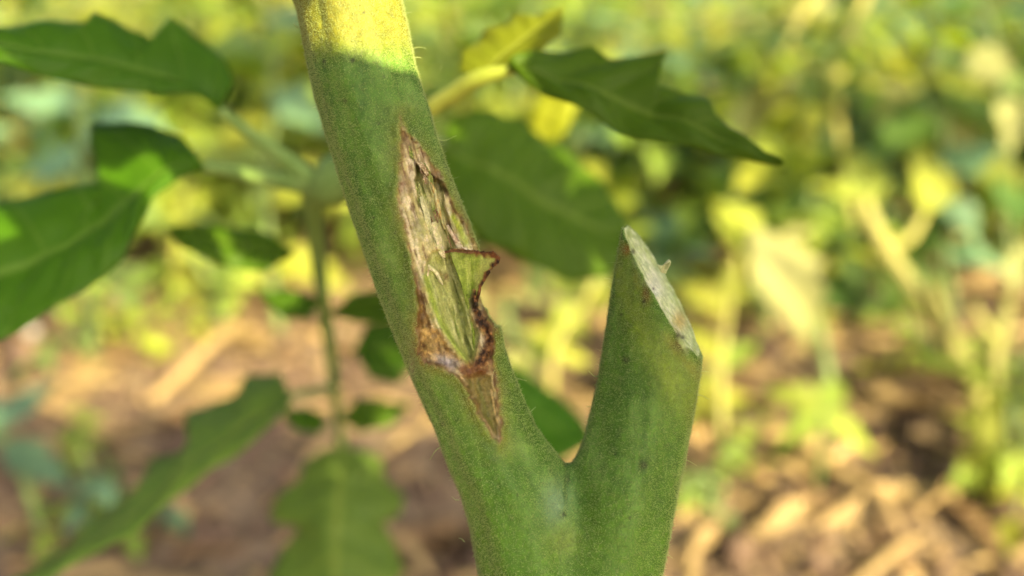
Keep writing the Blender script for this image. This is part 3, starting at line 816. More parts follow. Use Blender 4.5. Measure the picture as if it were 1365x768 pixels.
# the cut face of the stub: pale pith inside a greener rind
cut = (SV - CUT_P) @ CUT_N
bd = seg_dist(SV.astype(np.float32), SC)
cf = sstep(-5.5, -2.5, cut) * (px > 800) * sstep(-0.5, -3.5, bd)
pith = np.tile(srgb(212, 224, 176), (len(SV), 1))
def ovp(c, w):
    global pith
    pith = pith * (1 - w[:, None]) + c[None] * w[:, None]
ovp(srgb(172, 190, 128), sstep(-0.1, 0.35, nz4) * 0.8)
ovp(srgb(236, 240, 214), sstep(0.1, 0.4, -nz4) * 0.7)
ovp(srgb(150, 172, 96), np.exp(-((bd + 9) / 4.5) ** 2) * 0.8)
ovp(srgb(176, 192, 120), np.exp(-((bd + 18) / 3) ** 2) * 0.5)
ovp(srgb(190, 166, 96), np.exp(-(((px - 906) / 10) ** 2 + ((py - 428) / 14) ** 2)) * 0.85)
ovp(srgb(232, 232, 222), np.exp(-(((px - 872) / 12) ** 2 + ((py - 385) / 22) ** 2)) * 0.7)
col = col * (1 - cf[:, None]) + pith * cf[:, None]
rimcut = np.exp(-((cut + 9) / 7) ** 2) * (px > 800) * (SV[:, 2] > 0) * sstep(-8, -2, bd)
ov(srgb(140, 130, 56), rimcut * sstep(-0.1, 0.4, nz3 + 0.1) * 0.5)
ov(srgb(150, 160, 40), np.exp(-((cut + 30) / 22) ** 2) * (px > 820) * (SV[:, 2] > 10) * (bd > -8) * 0.35)
ov(srgb(106, 70, 30), np.exp(-(((px - 861) / 6) ** 2 + ((py - 392) / 13) ** 2)) * (cf < .5) * 0.8)
ov(srgb(98, 72, 34), np.exp(-(((px - 907) / 12) ** 2 + ((py - 460) / 9) ** 2)) * (cf < .5) * 0.7)
ov(srgb(140, 84, 36), np.exp(-(((px - 835) / 7) ** 2 + ((py - 333) / 8) ** 2)) * (cf < .5) * 0.8)
# small dark specks of dirt and dead hairs
for (a, b, r) in ((844, 335, 3.4), (871, 385, 1.8), (902, 418, 2.0), (903, 447, 4.5), (910, 450, 3), (921, 424, 2), (834, 480, 4.5), (828, 420, 2), (818, 395, 1.6), (858, 402, 2.5), (910, 405, 1.6), (922, 446, 2.5), (460, 135, 3.0), (432, 82, 3.2),
                  (470, 81, 3.5), (590, 566, 3.2), (752, 686, 3.0), (757, 640, 2.2), (485, 17, 2), (505, 165, 1.6), (512, 102, 1.6), (527, 310, 2), (498, 290, 2), (820, 605, 2), (858, 620, 6), (840, 690, 2), (690, 660, 1.6), (640, 640, 1.6)):
    nb_ = np.flatnonzero((np.abs(px - a) < 4 * r) & (np.abs(py - b) < 4 * r) & (SV[:, 2] > 0))
    w = 0.85 * np.exp(-((px[nb_] - a) ** 2 + (py[nb_] - b) ** 2) / (r * r))
    col[nb_] = col[nb_] * (1 - w[:, None]) + srgb(30, 26, 14) * w[:, None]
rg_ = np.random.default_rng(3)
for _ in range(70):
    k = rg_.integers(len(SV)); q = SV[k]
    if q[2] < 0: continue
    nb_ = np.flatnonzero((np.abs(SV[:, 0] - q[0]) < 7) & (np.abs(SV[:, 1] - q[1]) < 7))
    w = np.exp(-((SV[nb_] - q) ** 2).sum(1) / rg_.uniform(1.0, 4.0)) * rg_.uniform(0.3, 0.8)
    col[nb_] = col[nb_] * (1 - w[:, None]) + srgb(38, 52, 20) * w[:, None]

root = empty('forked_tomato_plant', hero([742 - CX, CY - 1000, 0]), 'sharp fuzzy green forked tomato stem with torn brown wound and cut pale stub', 'tomato plant')
root.location = (float(root.location.x), float(root.location.y), 0.0)
RO = np.array(root.location)
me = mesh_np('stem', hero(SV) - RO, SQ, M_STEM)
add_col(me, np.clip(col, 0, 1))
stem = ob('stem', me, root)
# the stem goes on to the soil below the picture and on to its shoot above it
b0 = hero([752 - CX, CY - 985, 0])
g0 = np.array([RO[0], RO[1] - 0.004, -0.03])
tube('lower_stem', [b0 - RO, b0 - RO + (0, -.012, -.05), (b0 + g0) / 2 - RO + (0.004, -.006, 0), g0 - RO], [68 * K, 68 * K, 70 * K, 80 * K], M_STALK, root, 40, 20)
t0 = hero([446 - CX, CY + 52, -3]); tu = np.array(UP) * 1.0
tube('upper_stem', [t0 - RO, t0 - RO + np.array([-.012, .012, .05]), t0 - RO + np.array([-.02, .03, .11]), t0 - RO + np.array([-.02, .05, .18])], [66 * K, 60 * K, 46 * K, 22 * K], M_STALK, root, 24, 16)

# fuzz: short hairs over all the living skin
nrm = np.empty(len(SV) * 3, np.float32); me.vertices.foreach_get('normal', nrm); nrm = nrm.reshape(-1, 3)
skin = (wm < 0.25) & (cf < 0.3) & (py > -40) & (py < 840)
cand = np.flatnonzero(skin)
def hairs(name, pick, length, rad, bend, mat, seed, kinked=False, ns=2):
    rg = np.random.default_rng(seed)
    n = len(pick)
    P = hero(SV[pick]) - RO; Nn = nrm[pick]
    rnd = rg.normal(size=(n, 3)) * bend
    d = Nn + rnd; d /= np.linalg.norm(d, axis=1)[:, None]
    L = length * np.exp(rg.normal(size=n) * 0.35)
    a = np.cross(d, rg.normal(size=(n, 3))); a /= np.linalg.norm(a, axis=1)[:, None]
    b = np.cross(d, a)
    rings = []
    turn = rg.normal(size=(n, 3)) * 0.35
    for i in range(ns):
        t = i / ns
        c = P + d * (L * t)[:, None] + turn * (L * t * t)[:, None]
        r = rad * (1 - t * 0.7)
        for k in range(3):
            th = k * 2.0944
            rings.append(c + r * (math.cos(th) * a + math.sin(th) * b))
    tip = P + d * L[:, None] + turn * L[:, None]
    V = np.concatenate(rings + [tip]).reshape(3 * ns + 1, n, 3)
    tri = []
    ar = np.arange(n)
    for i in range(ns - 1):
        for k in range(3):
            k2 = (k + 1) % 3
            p, q, r_, s_ = [(x) * n + ar for x in (3 * i + k, 3 * i + k2, 3 * (i + 1) + k2, 3 * (i + 1) + k)]
            tri += [np.stack([p, q, r_], -1), np.stack([p, r_, s_], -1)]
    for k in range(3):
        tri.append(np.stack([(3 * (ns - 1) + k) * n + ar, (3 * (ns - 1) + (k + 1) % 3) * n + ar, 3 * ns * n + ar], -1))
    m = mesh_np(name, V.reshape(-1, 3), np.vstack(tri), mat)
    return ob(name, m, root)
rgh = np.random.default_rng(21)
fz = hairs('fuzz', rgh.choice(cand, 150000), 1.8 * K, 0.31 * K, 0.4, M_HAIR, 1, ns=1); fz['kind'] = 'stuff'
fz2 = hairs('bristles', rgh.choice(cand, 3500), 5.0 * K, 0.28 * K, 0.5, M_HAIR, 2, ns=2); fz2['kind'] = 'stuff'
# the long single hairs on the outline: (root px, py) -> (tip px, py)
LONG = [((536, 13), (550, 19)), ((550, 69), (569, 67)), ((553, 78), (562, 77)), ((581, 182), (608, 180)), ((600, 245), (601, 246)), ((424, 144), (417, 144)), ((397, 36), (393, 33)), ((437, 172), (428, 175)),
        ((682, 509), (702, 508)), ((697, 550), (714, 543)), ((586, 598), (573, 613)), ((819, 377), (806, 371)), ((797, 500), (784, 494)), ((925, 528), (943, 531)), ((906, 615), (929, 621)), ((893, 672), (911, 679)),
        ((884, 738), (897, 745)), ((930, 500), (946, 496)), ((803, 470), (802, 472)), ((790, 545), (780, 541)), ((547, 500), (540, 505)), ((610, 665), (602, 662)), ((618, 720), (611, 718))]
for i, (a, b) in enumerate(LONG):
    z = 2 + 3 * math.sin(i * 2.1)
    p0 = np.array([a[0] - CX, CY - a[1], z]); p1 = np.array([b[0] - CX, CY - b[1], z + 6 * math.cos(i)])
    p0 = p0 - (p1 - p0) * 0.25
    L = np.linalg.norm(p1 - p0)
    mids = (p0 + p1) / 2 + np.array([0, 0.14 * L * (1 if i % 3 else -1.3), 0])
    tube('long_hair', [hero(p0) - RO, hero(mids) - RO, hero(p1) - RO], [0.65 * K, 0.5 * K, 0.22 * K], M_HAIR, root, 8, 5)

# ---- torn flap standing out of the wound
def sheet(name, fn, nu, nv, thick, colfn, parent=root):
    u, v = np.meshgrid(np.linspace(0, 1, nu), np.linspace(0, 1, nv), indexing='ij')
    P = fn(u, v)
    n = np.cross(np.gradient(P, axis=0), np.gradient(P, axis=1)); n /= np.linalg.norm(n, axis=2)[..., None] + 1e-9
    if n[..., 2].mean() < 0: n = -n
    Q = P - n * (thick(u, v)[..., None])
    c = colfn(u, v, P)
    V = np.vstack([P.reshape(-1, 3), Q.reshape(-1, 3)]); N0 = nu * nv
    F = grid_faces(nu, nv)
    lp = np.array([i * nv for i in range(nu)] + [(nu - 1) * nv + j for j in range(1, nv)] + [i * nv + nv - 1 for i in range(nu - 2, -1, -1)] + [j for j in range(nv - 2, 0, -1)])
    l2 = np.roll(lp, -1)
    FF = np.vstack([F[:, ::-1], F + N0, np.stack([lp, l2, l2 + N0, lp + N0], -1)])
    m = mesh_np(name, hero(V) - RO, FF, M_STEM)
    add_col(m, np.clip(np.vstack([c.reshape(-1, 3)] * 2), 0, 1))
    return ob(name, m, parent)
def flap_fn(u, v):
    # u: from the root inside the wound (0) to the outer rim (1); v: from the bottom (0) to the top (1)
    y_in = np.interp(v, [0, .5, 1], [428, 382, 338]); x_in = np.interp(v, [0, .5, 1], [629, 617, 600])
    y_out = np.interp(v, [0, .2, .45, .65, .8, .9, 1], [420, 402, 380, 364, 354, 347, 337]); x_out = np.interp(v, [0, .2, .45, .65, .8, .9, 1], [633, 634, 640, 650, 659, 667, 657])
    z_in = np.interp(v, [0, .5, 1], [38, 40, 46]); z_out = np.interp(v, [0, .45, .8, 1], [40, 50, 56, 54])
    e = u ** 1.15
    x = x_in + (x_out - x_in) * e; y = y_in + (y_out - y_in) * e - 4 * np.sin(np.pi * u) * v
    z = z_in + (z_out - z_in) * u - 9 * np.sin(np.pi * u) * (0.35 + 0.65 * np.sin(np.pi * np.clip(v, 0, 1)))
    j = 1.6 * fbm(x / 5, y / 5, 3.0, 3)
    ed = np.maximum(sstep(0.75, 1, u), sstep(0.85, 1, v) * u)
    f = 1 - z / FPX
    return np.stack([(x + j * ed - CX) * f, (CY - y + j * ed * 1.4) * f, z + 2.0 * j * ed + 0.8 * fbm(x / 4, y / 14, 1.0, 3)], -1)
def flap_col(u, v, P):
    n = fbm(P[..., 0] / 5, P[..., 1] / 5, 0.7, 3); n2 = fbm(P[..., 0] / 3, P[..., 1] / 14, 2.7, 3)
    c = np.broadcast_to(srgb(138, 158, 58), u.shape + (3,)).copy()
    w = lambda col, k: c * (1 - k[..., None]) + srgb(*col) * k[..., None]
    c = w((178, 190, 100), sstep(0.0, 0.45, n2) * 0.75); c = w((104, 128, 36), sstep(0.05, 0.45, -n2) * 0.6)
    c = w((176, 176, 96), sstep(0.55, 0.8, u) * 0.6)
    c = w((120, 74, 40), np.clip(sstep(0.88, 0.98, u + 0.08 * n) + sstep(0.88, 0.97, v + 0.07 * n) * sstep(0.25, .5, u), 0, 1))
    c = w((40, 24, 15), np.clip(sstep(0.94, 1.0, u + 0.1 * n) + sstep(0.93, 1.0, v + 0.08 * n) * sstep(0.35, .6, u), 0, 1) * sstep(-0.25, 0.25, n2 + 0.2))
    return c
sheet('torn_flap', flap_fn, 70, 80, lambda u, v: 2.4 + 1.0 * u, flap_col)

# ---- thin dry membranes and fibres hanging in the wound
def ribbon(name, pts, width, c1, c2, seed, z=None):
    pts = np.array(pts, float)
    def fn(u, v):
        q = catmull(pts, u.shape[0]); t = np.gradient(q[:, :2], axis=0); t /= np.linalg.norm(t, axis=1)[:, None]
        nn = np.stack([-t[:, 1], t[:, 0]], -1)
        w = width * (0.35 + 0.65 * np.sin(np.pi * np.linspace(0.08, 0.97, u.shape[0])))
        s = (v - 0.5) * w[:, None] + 1.3 * fbm(u * 9 + seed, v * 2, seed, 3)
        x = q[:, None, 0] + nn[:, None, 0] * s; y = q[:, None, 1] + nn[:, None, 1] * s
        z = q[:, None, 2] + 2.2 * (np.abs(v - 0.5) * 2) ** 2 * (1 if seed % 2 else -1) + 1.5 * fbm(u * 7, v * 3, seed + .5, 2)
        f = 1 - z / FPX
        return np.stack([(x - CX) * f, (CY - y) * f, z], -1)
    def cf_(u, v, P):
        n = fbm(u * 14 + seed, v * 3, seed, 3)
        k = sstep(-0.3, 0.4, n)[..., None]
        return srgb(*c1) * (1 - k) + srgb(*c2) * k
    return sheet(name, fn, 40, 6, lambda u, v: 0.9 + 0 * u, cf_)
tan, cream, pale, brn = (170, 146, 108), (222, 210, 176), (196, 196, 140), (120, 84, 52)
ribbon('torn_fibre', [(578, 296, 60), (583, 315, 58), (587, 332, 56), (592, 344, 53)], 7, pale, cream, 1)
ribbon('torn_fibre', [(566, 348, 60), (573, 356, 60), (581, 363, 56), (590, 380, 53)], 6, pale, (222, 216, 176), 2)
ribbon('torn_fibre', [(557, 215, 62), (563, 222, 63), (570, 232, 60)], 4.5, cream, tan, 3)
ribbon('torn_fibre', [(574, 243, 57), (581, 262, 55), (586, 285, 53), (593, 306, 50)], 5.5, (182, 150, 84), pale, 4)
ribbon('torn_fibre', [(562, 262, 60), (569, 288, 59), (575, 312, 58), (579, 334, 57)], 6.5, pale, (206, 206, 160), 5)
ribbon('torn_fibre', [(596, 300, 51), (606, 318, 49), (614, 330, 47), (624, 333, 44)], 7, (168, 140, 116), cream, 6)
ribbon('torn_fibre', [(592, 336, 55), (604, 334, 53), (618, 335, 51), (632, 336, 50)], 3, (130, 96, 60), (84, 54, 30), 7)
ribbon('torn_fibre', [(556, 300, 61), (562, 325, 61), (567, 350, 60), (572, 376, 58)], 6, tan, cream, 8)
ribbon('torn_fibre', [(572, 392, 57), (584, 420, 54), (598, 446, 50), (612, 470, 46)], 7, (120, 142, 56), (176, 182, 104), 9)
ribbon('torn_fibre', [(622, 392, 42), (626, 420, 40), (631, 448, 40), (632, 470, 42)], 5, (112, 136, 40), (160, 172, 80), 10)
ribbon('torn_fibre', [(558, 400, 57), (563, 425, 55), (566, 448, 55), (572, 468, 54)], 6, brn, (196, 150, 84), 11)
ribbon('torn_fibre', [(664, 505, 40), (662, 535, 36), (667, 560, 33), (668, 585, 31)], 2.6, (196, 164, 104), cream, 12)
rgb_ = random.Random(5)
for k in range(26):                                   # many small loose shreds
    t = rgb_.random(); y = 205 + 125 * t
    xc = np.interp(y, [205, 260, 330, 400, 470], [553, 566, 582, 596, 612]) + rgb_.uniform(-1, 1) * np.interp(y, [205, 260, 330, 470], [6, 17, 22, 20])
    L = rgb_.uniform(10, 30); z = 58 - abs(xc - np.interp(y, [0, 600], [462, 655])) * 0.28 + rgb_.uniform(-4, 3) - 8 * (y > 345)
    lean = 0.30 + rgb_.uniform(-.18, .18)
    c = rgb_.choice([(tan, cream), (pale, cream), ((132, 150, 66), pale), (brn, tan), ((120, 140, 52), (184, 188, 112))])
    ribbon('torn_fibre', [(xc - lean * L / 2, y - L / 2, z), (xc + rgb_.uniform(-1.5, 1.5), y, z + rgb_.uniform(0, 3)), (xc + lean * L / 2, y + L / 2, z + rgb_.uniform(-1, 2))], rgb_.uniform(1.6, 4.2), c[0], c[1], 20 + k)
# a shaving left on the rim of the cut stub
XSH = px[(np.abs(py - 360) < 3) & (px > 800)].max()
def shav(u, v):
    x = XSH - 3 + 11 * v + (1 - v) * 13 * (u - 0.5); y = 360 - 11 * v + (1 - v) * 15 * (u - 0.5) + 3 * np.sin(v * 3 + u * 4)
    return np.stack([x - CX, CY - y, 6 + 3 * np.sin(u * 5 + v * 3)], -1)
sheet('cut_shaving', shav, 9, 9, lambda u, v: 1.6 + 0 * u, lambda u, v, P: np.broadcast_to(srgb(196, 200, 150), u.shape + (3,)).copy())
# ------------------------------------------------------------------ crop rows behind
rr = random.Random(4)
PAL = [('ggtb', 'bushy mid-green tomato plant in the blurred crop rows behind'), ('gttt', 'blue-green leafy plant among the blurred crop rows behind'), ('yyyb', 'yellowing sunlit plant among the blurred crop rows behind'),
       ('gbby', 'bright yellow-green plant among the blurred crop rows behind'), ('yppg', 'pale faded plant among the blurred crop rows behind')]
spots = []
for y0, y1, n in ((0.92, 1.15, 15), (1.15, 1.5, 15), (1.55, 2.1, 14), (2.1, 2.9, 14), (2.9, 3.8, 12)):
    for i in range(n):
        y = rr.uniform(y0, y1)
        x = (i + 0.5 + rr.uniform(-.35, .35)) / n * 2 - 1
        x *= y * 0.80
        if y < 1.1 and x < -0.1: y += 0.15
        spots.append((x, y))
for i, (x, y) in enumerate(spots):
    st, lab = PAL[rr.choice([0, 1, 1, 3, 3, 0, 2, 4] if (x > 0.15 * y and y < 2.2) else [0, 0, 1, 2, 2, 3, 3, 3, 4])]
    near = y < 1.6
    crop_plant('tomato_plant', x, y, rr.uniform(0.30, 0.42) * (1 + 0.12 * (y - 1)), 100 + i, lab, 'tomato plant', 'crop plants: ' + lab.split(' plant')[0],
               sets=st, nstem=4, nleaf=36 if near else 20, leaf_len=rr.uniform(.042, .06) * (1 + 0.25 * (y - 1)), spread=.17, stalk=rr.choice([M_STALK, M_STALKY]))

# yellow plants on the right, nearer
def stalk_plant(name, label, cat, px, py, d, lines, leaves, mat):
    """stalks and leaves traced in the picture, standing on the soil"""
    p = at(px, py, d)
    root = empty(name, (p.x, p.y, gz(p.x, p.y)), label, cat)
    O = np.array(root.location)
    first = None
    for pts, r in lines:
        q = [np.array(at(*a)) - O for a in pts]
        if first is None:
            q.append(np.array([0, 0, -0.015])); r = list(r) + [r[-1] * 1.15]
        s = tube('stalk', q, r, mat, root, 26, 8)
        first = first or s
    for (a, b, w, st, seed) in leaves:
        A, B = at(*a), at(*b)
        L = (B - A).length
        ms = LEAFSETS[st][seed % 4]
        lf = ob('leaf', ms, root)
        rg = random.Random(seed)
        nn = -FW + UP * 0.8 + Vector((rg.uniform(-.4, .4), 0, rg.uniform(-.2, .3)))
        m = Matrix.Translation(Vector(A) - root.location) @ orient(B - A, nn) @ Matrix.Diagonal((L * w * 1.6, L, L, 1))
        lf.matrix_basis = m
    return root
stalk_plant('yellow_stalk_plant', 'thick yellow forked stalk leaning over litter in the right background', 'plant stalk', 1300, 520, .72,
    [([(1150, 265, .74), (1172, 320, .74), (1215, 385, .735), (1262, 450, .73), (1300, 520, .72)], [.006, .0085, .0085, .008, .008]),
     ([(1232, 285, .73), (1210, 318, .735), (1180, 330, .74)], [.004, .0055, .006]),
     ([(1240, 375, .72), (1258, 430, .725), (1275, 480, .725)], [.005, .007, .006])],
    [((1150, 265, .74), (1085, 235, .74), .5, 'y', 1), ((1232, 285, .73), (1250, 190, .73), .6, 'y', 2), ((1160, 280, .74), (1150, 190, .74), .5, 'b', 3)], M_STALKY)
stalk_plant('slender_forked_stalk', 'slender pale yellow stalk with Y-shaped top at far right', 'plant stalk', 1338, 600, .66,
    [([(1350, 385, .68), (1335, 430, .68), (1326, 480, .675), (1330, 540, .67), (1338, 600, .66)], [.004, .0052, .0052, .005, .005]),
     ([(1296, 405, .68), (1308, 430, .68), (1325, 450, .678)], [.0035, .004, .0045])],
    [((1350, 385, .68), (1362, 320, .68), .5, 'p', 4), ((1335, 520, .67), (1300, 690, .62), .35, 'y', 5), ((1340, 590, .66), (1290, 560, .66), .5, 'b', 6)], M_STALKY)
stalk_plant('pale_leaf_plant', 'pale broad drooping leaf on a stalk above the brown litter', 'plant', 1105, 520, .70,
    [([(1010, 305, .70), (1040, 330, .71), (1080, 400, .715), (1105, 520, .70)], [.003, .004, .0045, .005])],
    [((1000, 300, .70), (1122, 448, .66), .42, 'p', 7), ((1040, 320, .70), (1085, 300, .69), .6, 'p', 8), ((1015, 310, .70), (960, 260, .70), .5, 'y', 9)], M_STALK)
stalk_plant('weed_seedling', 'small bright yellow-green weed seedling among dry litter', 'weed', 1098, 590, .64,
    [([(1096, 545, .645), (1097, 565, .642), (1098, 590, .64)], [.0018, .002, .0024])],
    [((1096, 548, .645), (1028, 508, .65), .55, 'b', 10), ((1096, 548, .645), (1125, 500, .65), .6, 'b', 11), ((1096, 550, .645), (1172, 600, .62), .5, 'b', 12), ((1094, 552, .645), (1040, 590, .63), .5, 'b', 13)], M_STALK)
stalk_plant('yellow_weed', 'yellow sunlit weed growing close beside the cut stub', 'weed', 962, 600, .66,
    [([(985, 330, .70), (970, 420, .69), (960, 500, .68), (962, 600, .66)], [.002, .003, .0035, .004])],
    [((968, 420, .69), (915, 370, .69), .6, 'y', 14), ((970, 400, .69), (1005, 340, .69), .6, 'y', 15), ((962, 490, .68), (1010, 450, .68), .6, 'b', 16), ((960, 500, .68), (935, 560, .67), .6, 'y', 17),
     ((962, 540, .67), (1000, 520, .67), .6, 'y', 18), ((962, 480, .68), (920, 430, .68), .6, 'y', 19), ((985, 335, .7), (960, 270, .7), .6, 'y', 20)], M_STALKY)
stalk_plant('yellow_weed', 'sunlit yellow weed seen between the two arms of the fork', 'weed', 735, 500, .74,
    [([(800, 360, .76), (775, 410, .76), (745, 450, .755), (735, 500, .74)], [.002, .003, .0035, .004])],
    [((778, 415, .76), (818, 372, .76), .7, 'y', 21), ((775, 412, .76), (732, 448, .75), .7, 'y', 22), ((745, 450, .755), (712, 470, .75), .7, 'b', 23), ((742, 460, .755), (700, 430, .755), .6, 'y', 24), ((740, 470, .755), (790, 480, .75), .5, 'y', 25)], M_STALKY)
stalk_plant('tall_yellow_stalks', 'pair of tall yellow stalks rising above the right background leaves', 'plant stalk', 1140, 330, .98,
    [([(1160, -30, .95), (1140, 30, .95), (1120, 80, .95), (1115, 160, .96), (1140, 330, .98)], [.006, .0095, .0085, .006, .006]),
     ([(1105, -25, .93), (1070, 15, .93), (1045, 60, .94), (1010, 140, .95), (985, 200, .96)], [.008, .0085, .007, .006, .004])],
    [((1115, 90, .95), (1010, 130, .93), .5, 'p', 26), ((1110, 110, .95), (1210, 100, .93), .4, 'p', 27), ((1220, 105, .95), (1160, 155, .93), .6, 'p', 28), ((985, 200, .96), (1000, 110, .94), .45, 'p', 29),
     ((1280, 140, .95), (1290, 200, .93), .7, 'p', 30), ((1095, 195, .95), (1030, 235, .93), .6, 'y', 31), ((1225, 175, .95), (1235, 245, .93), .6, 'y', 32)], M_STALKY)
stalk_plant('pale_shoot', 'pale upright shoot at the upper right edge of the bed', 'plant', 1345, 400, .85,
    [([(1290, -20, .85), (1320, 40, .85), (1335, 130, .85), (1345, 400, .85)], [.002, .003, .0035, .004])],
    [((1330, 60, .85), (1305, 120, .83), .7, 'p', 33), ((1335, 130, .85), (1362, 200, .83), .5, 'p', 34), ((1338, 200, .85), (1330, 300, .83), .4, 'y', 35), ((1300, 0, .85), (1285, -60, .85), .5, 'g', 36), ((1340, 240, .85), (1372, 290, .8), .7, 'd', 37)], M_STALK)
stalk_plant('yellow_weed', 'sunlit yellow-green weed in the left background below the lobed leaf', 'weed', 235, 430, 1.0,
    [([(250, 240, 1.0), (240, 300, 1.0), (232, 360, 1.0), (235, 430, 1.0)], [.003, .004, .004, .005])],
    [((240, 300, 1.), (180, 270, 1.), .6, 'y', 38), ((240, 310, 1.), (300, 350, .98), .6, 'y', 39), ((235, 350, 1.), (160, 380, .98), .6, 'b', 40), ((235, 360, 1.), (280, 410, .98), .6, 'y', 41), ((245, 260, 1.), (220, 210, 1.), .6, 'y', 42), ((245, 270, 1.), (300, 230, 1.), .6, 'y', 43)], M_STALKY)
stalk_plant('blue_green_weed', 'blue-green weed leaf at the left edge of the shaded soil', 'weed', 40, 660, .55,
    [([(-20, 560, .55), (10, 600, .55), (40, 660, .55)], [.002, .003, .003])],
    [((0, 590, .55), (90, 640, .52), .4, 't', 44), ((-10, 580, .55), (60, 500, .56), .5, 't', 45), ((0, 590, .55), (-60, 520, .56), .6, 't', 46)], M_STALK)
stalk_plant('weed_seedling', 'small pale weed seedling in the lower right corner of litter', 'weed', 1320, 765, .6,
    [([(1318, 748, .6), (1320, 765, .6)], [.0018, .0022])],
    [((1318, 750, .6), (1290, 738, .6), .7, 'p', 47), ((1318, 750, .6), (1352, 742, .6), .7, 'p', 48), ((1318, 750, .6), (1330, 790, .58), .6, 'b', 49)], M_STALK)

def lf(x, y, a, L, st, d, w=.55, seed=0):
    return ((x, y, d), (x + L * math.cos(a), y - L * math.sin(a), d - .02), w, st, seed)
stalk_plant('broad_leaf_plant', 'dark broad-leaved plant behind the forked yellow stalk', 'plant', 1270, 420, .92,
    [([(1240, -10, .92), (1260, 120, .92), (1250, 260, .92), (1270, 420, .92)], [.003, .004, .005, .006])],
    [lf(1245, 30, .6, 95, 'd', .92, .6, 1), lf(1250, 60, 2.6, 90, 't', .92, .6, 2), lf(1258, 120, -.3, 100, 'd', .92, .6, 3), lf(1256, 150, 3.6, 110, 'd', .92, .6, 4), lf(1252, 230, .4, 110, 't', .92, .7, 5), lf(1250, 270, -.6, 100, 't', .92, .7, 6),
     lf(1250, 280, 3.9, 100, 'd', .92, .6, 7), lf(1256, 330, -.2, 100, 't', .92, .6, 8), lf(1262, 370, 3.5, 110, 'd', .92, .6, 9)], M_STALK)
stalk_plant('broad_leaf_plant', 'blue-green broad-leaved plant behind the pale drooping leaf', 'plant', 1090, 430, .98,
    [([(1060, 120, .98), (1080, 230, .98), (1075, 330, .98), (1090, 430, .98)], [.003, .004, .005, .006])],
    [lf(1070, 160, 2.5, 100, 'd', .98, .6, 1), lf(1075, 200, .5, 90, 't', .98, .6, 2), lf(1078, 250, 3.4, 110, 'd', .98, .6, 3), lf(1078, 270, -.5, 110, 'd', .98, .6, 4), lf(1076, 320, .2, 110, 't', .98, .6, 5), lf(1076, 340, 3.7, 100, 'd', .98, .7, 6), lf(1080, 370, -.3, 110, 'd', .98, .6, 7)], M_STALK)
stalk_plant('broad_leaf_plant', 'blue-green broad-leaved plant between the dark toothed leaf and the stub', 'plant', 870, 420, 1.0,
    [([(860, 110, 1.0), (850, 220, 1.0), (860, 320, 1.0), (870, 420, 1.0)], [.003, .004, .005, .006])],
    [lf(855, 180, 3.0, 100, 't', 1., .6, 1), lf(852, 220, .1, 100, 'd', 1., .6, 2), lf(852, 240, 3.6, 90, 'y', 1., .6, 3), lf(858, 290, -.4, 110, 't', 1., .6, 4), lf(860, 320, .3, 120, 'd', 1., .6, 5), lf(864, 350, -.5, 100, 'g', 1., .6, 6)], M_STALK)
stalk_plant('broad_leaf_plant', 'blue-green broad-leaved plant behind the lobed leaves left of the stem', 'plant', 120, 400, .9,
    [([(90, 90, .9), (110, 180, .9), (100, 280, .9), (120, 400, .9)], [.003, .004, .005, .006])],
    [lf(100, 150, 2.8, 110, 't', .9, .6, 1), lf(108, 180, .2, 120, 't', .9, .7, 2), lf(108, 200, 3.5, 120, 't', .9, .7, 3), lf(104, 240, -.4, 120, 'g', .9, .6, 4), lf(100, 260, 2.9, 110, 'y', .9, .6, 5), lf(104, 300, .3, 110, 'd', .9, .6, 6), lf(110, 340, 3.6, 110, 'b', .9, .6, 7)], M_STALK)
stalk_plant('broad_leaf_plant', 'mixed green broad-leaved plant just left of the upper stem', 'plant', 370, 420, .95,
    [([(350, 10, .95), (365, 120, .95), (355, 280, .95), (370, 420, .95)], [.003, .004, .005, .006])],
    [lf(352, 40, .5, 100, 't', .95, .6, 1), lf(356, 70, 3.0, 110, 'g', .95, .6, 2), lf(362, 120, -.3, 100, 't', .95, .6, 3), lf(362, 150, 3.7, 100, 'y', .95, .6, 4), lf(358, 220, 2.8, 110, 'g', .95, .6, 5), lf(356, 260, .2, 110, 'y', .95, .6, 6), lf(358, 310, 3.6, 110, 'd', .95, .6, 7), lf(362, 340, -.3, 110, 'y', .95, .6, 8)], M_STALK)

# low weeds coming up through the litter
for k, (a, b, h, st, lab) in enumerate(((1350, 560, .09, 'bbg', 'low lime weed by the foot of the slender forked stalk'), (1230, 500, .06, 'byb', 'low lime weed at the foot of the thick forked stalk'), (915, 560, .07, 'ybb', 'low yellow-green weed in litter just right of the stub'),
        (1020, 440, .10, 'yyb', 'yellow weed standing at the back edge of the litter'), (1345, 660, .08, 'bby', 'tiny bright weed beside curled litter at the bed edge'), (700, 520, .10, 'yyp', 'low yellow weed behind the fork opening'), (120, 480, .12, 'ygb', 'low green weed on the lit soil behind the lobed leaf'),
        (300, 430, .16, 'yyb', 'yellow-green weed behind the thin hanging stalk'), (150, 690, .05, 'bgt', 'small seedling on the shaded soil above the folded leaf'), (945, 680, .03, 'bbg', 'tiny seedling in tan litter beside the lower stub'))):
    g = on_ground(a, b)
    crop_plant('low_weed', g.x, g.y, h, 900 + k, lab, 'weed', None, sets=st, nstem=3, nleaf=9, leaf_len=.018 + h * .12, spread=h * .5, stalk=M_STALK)

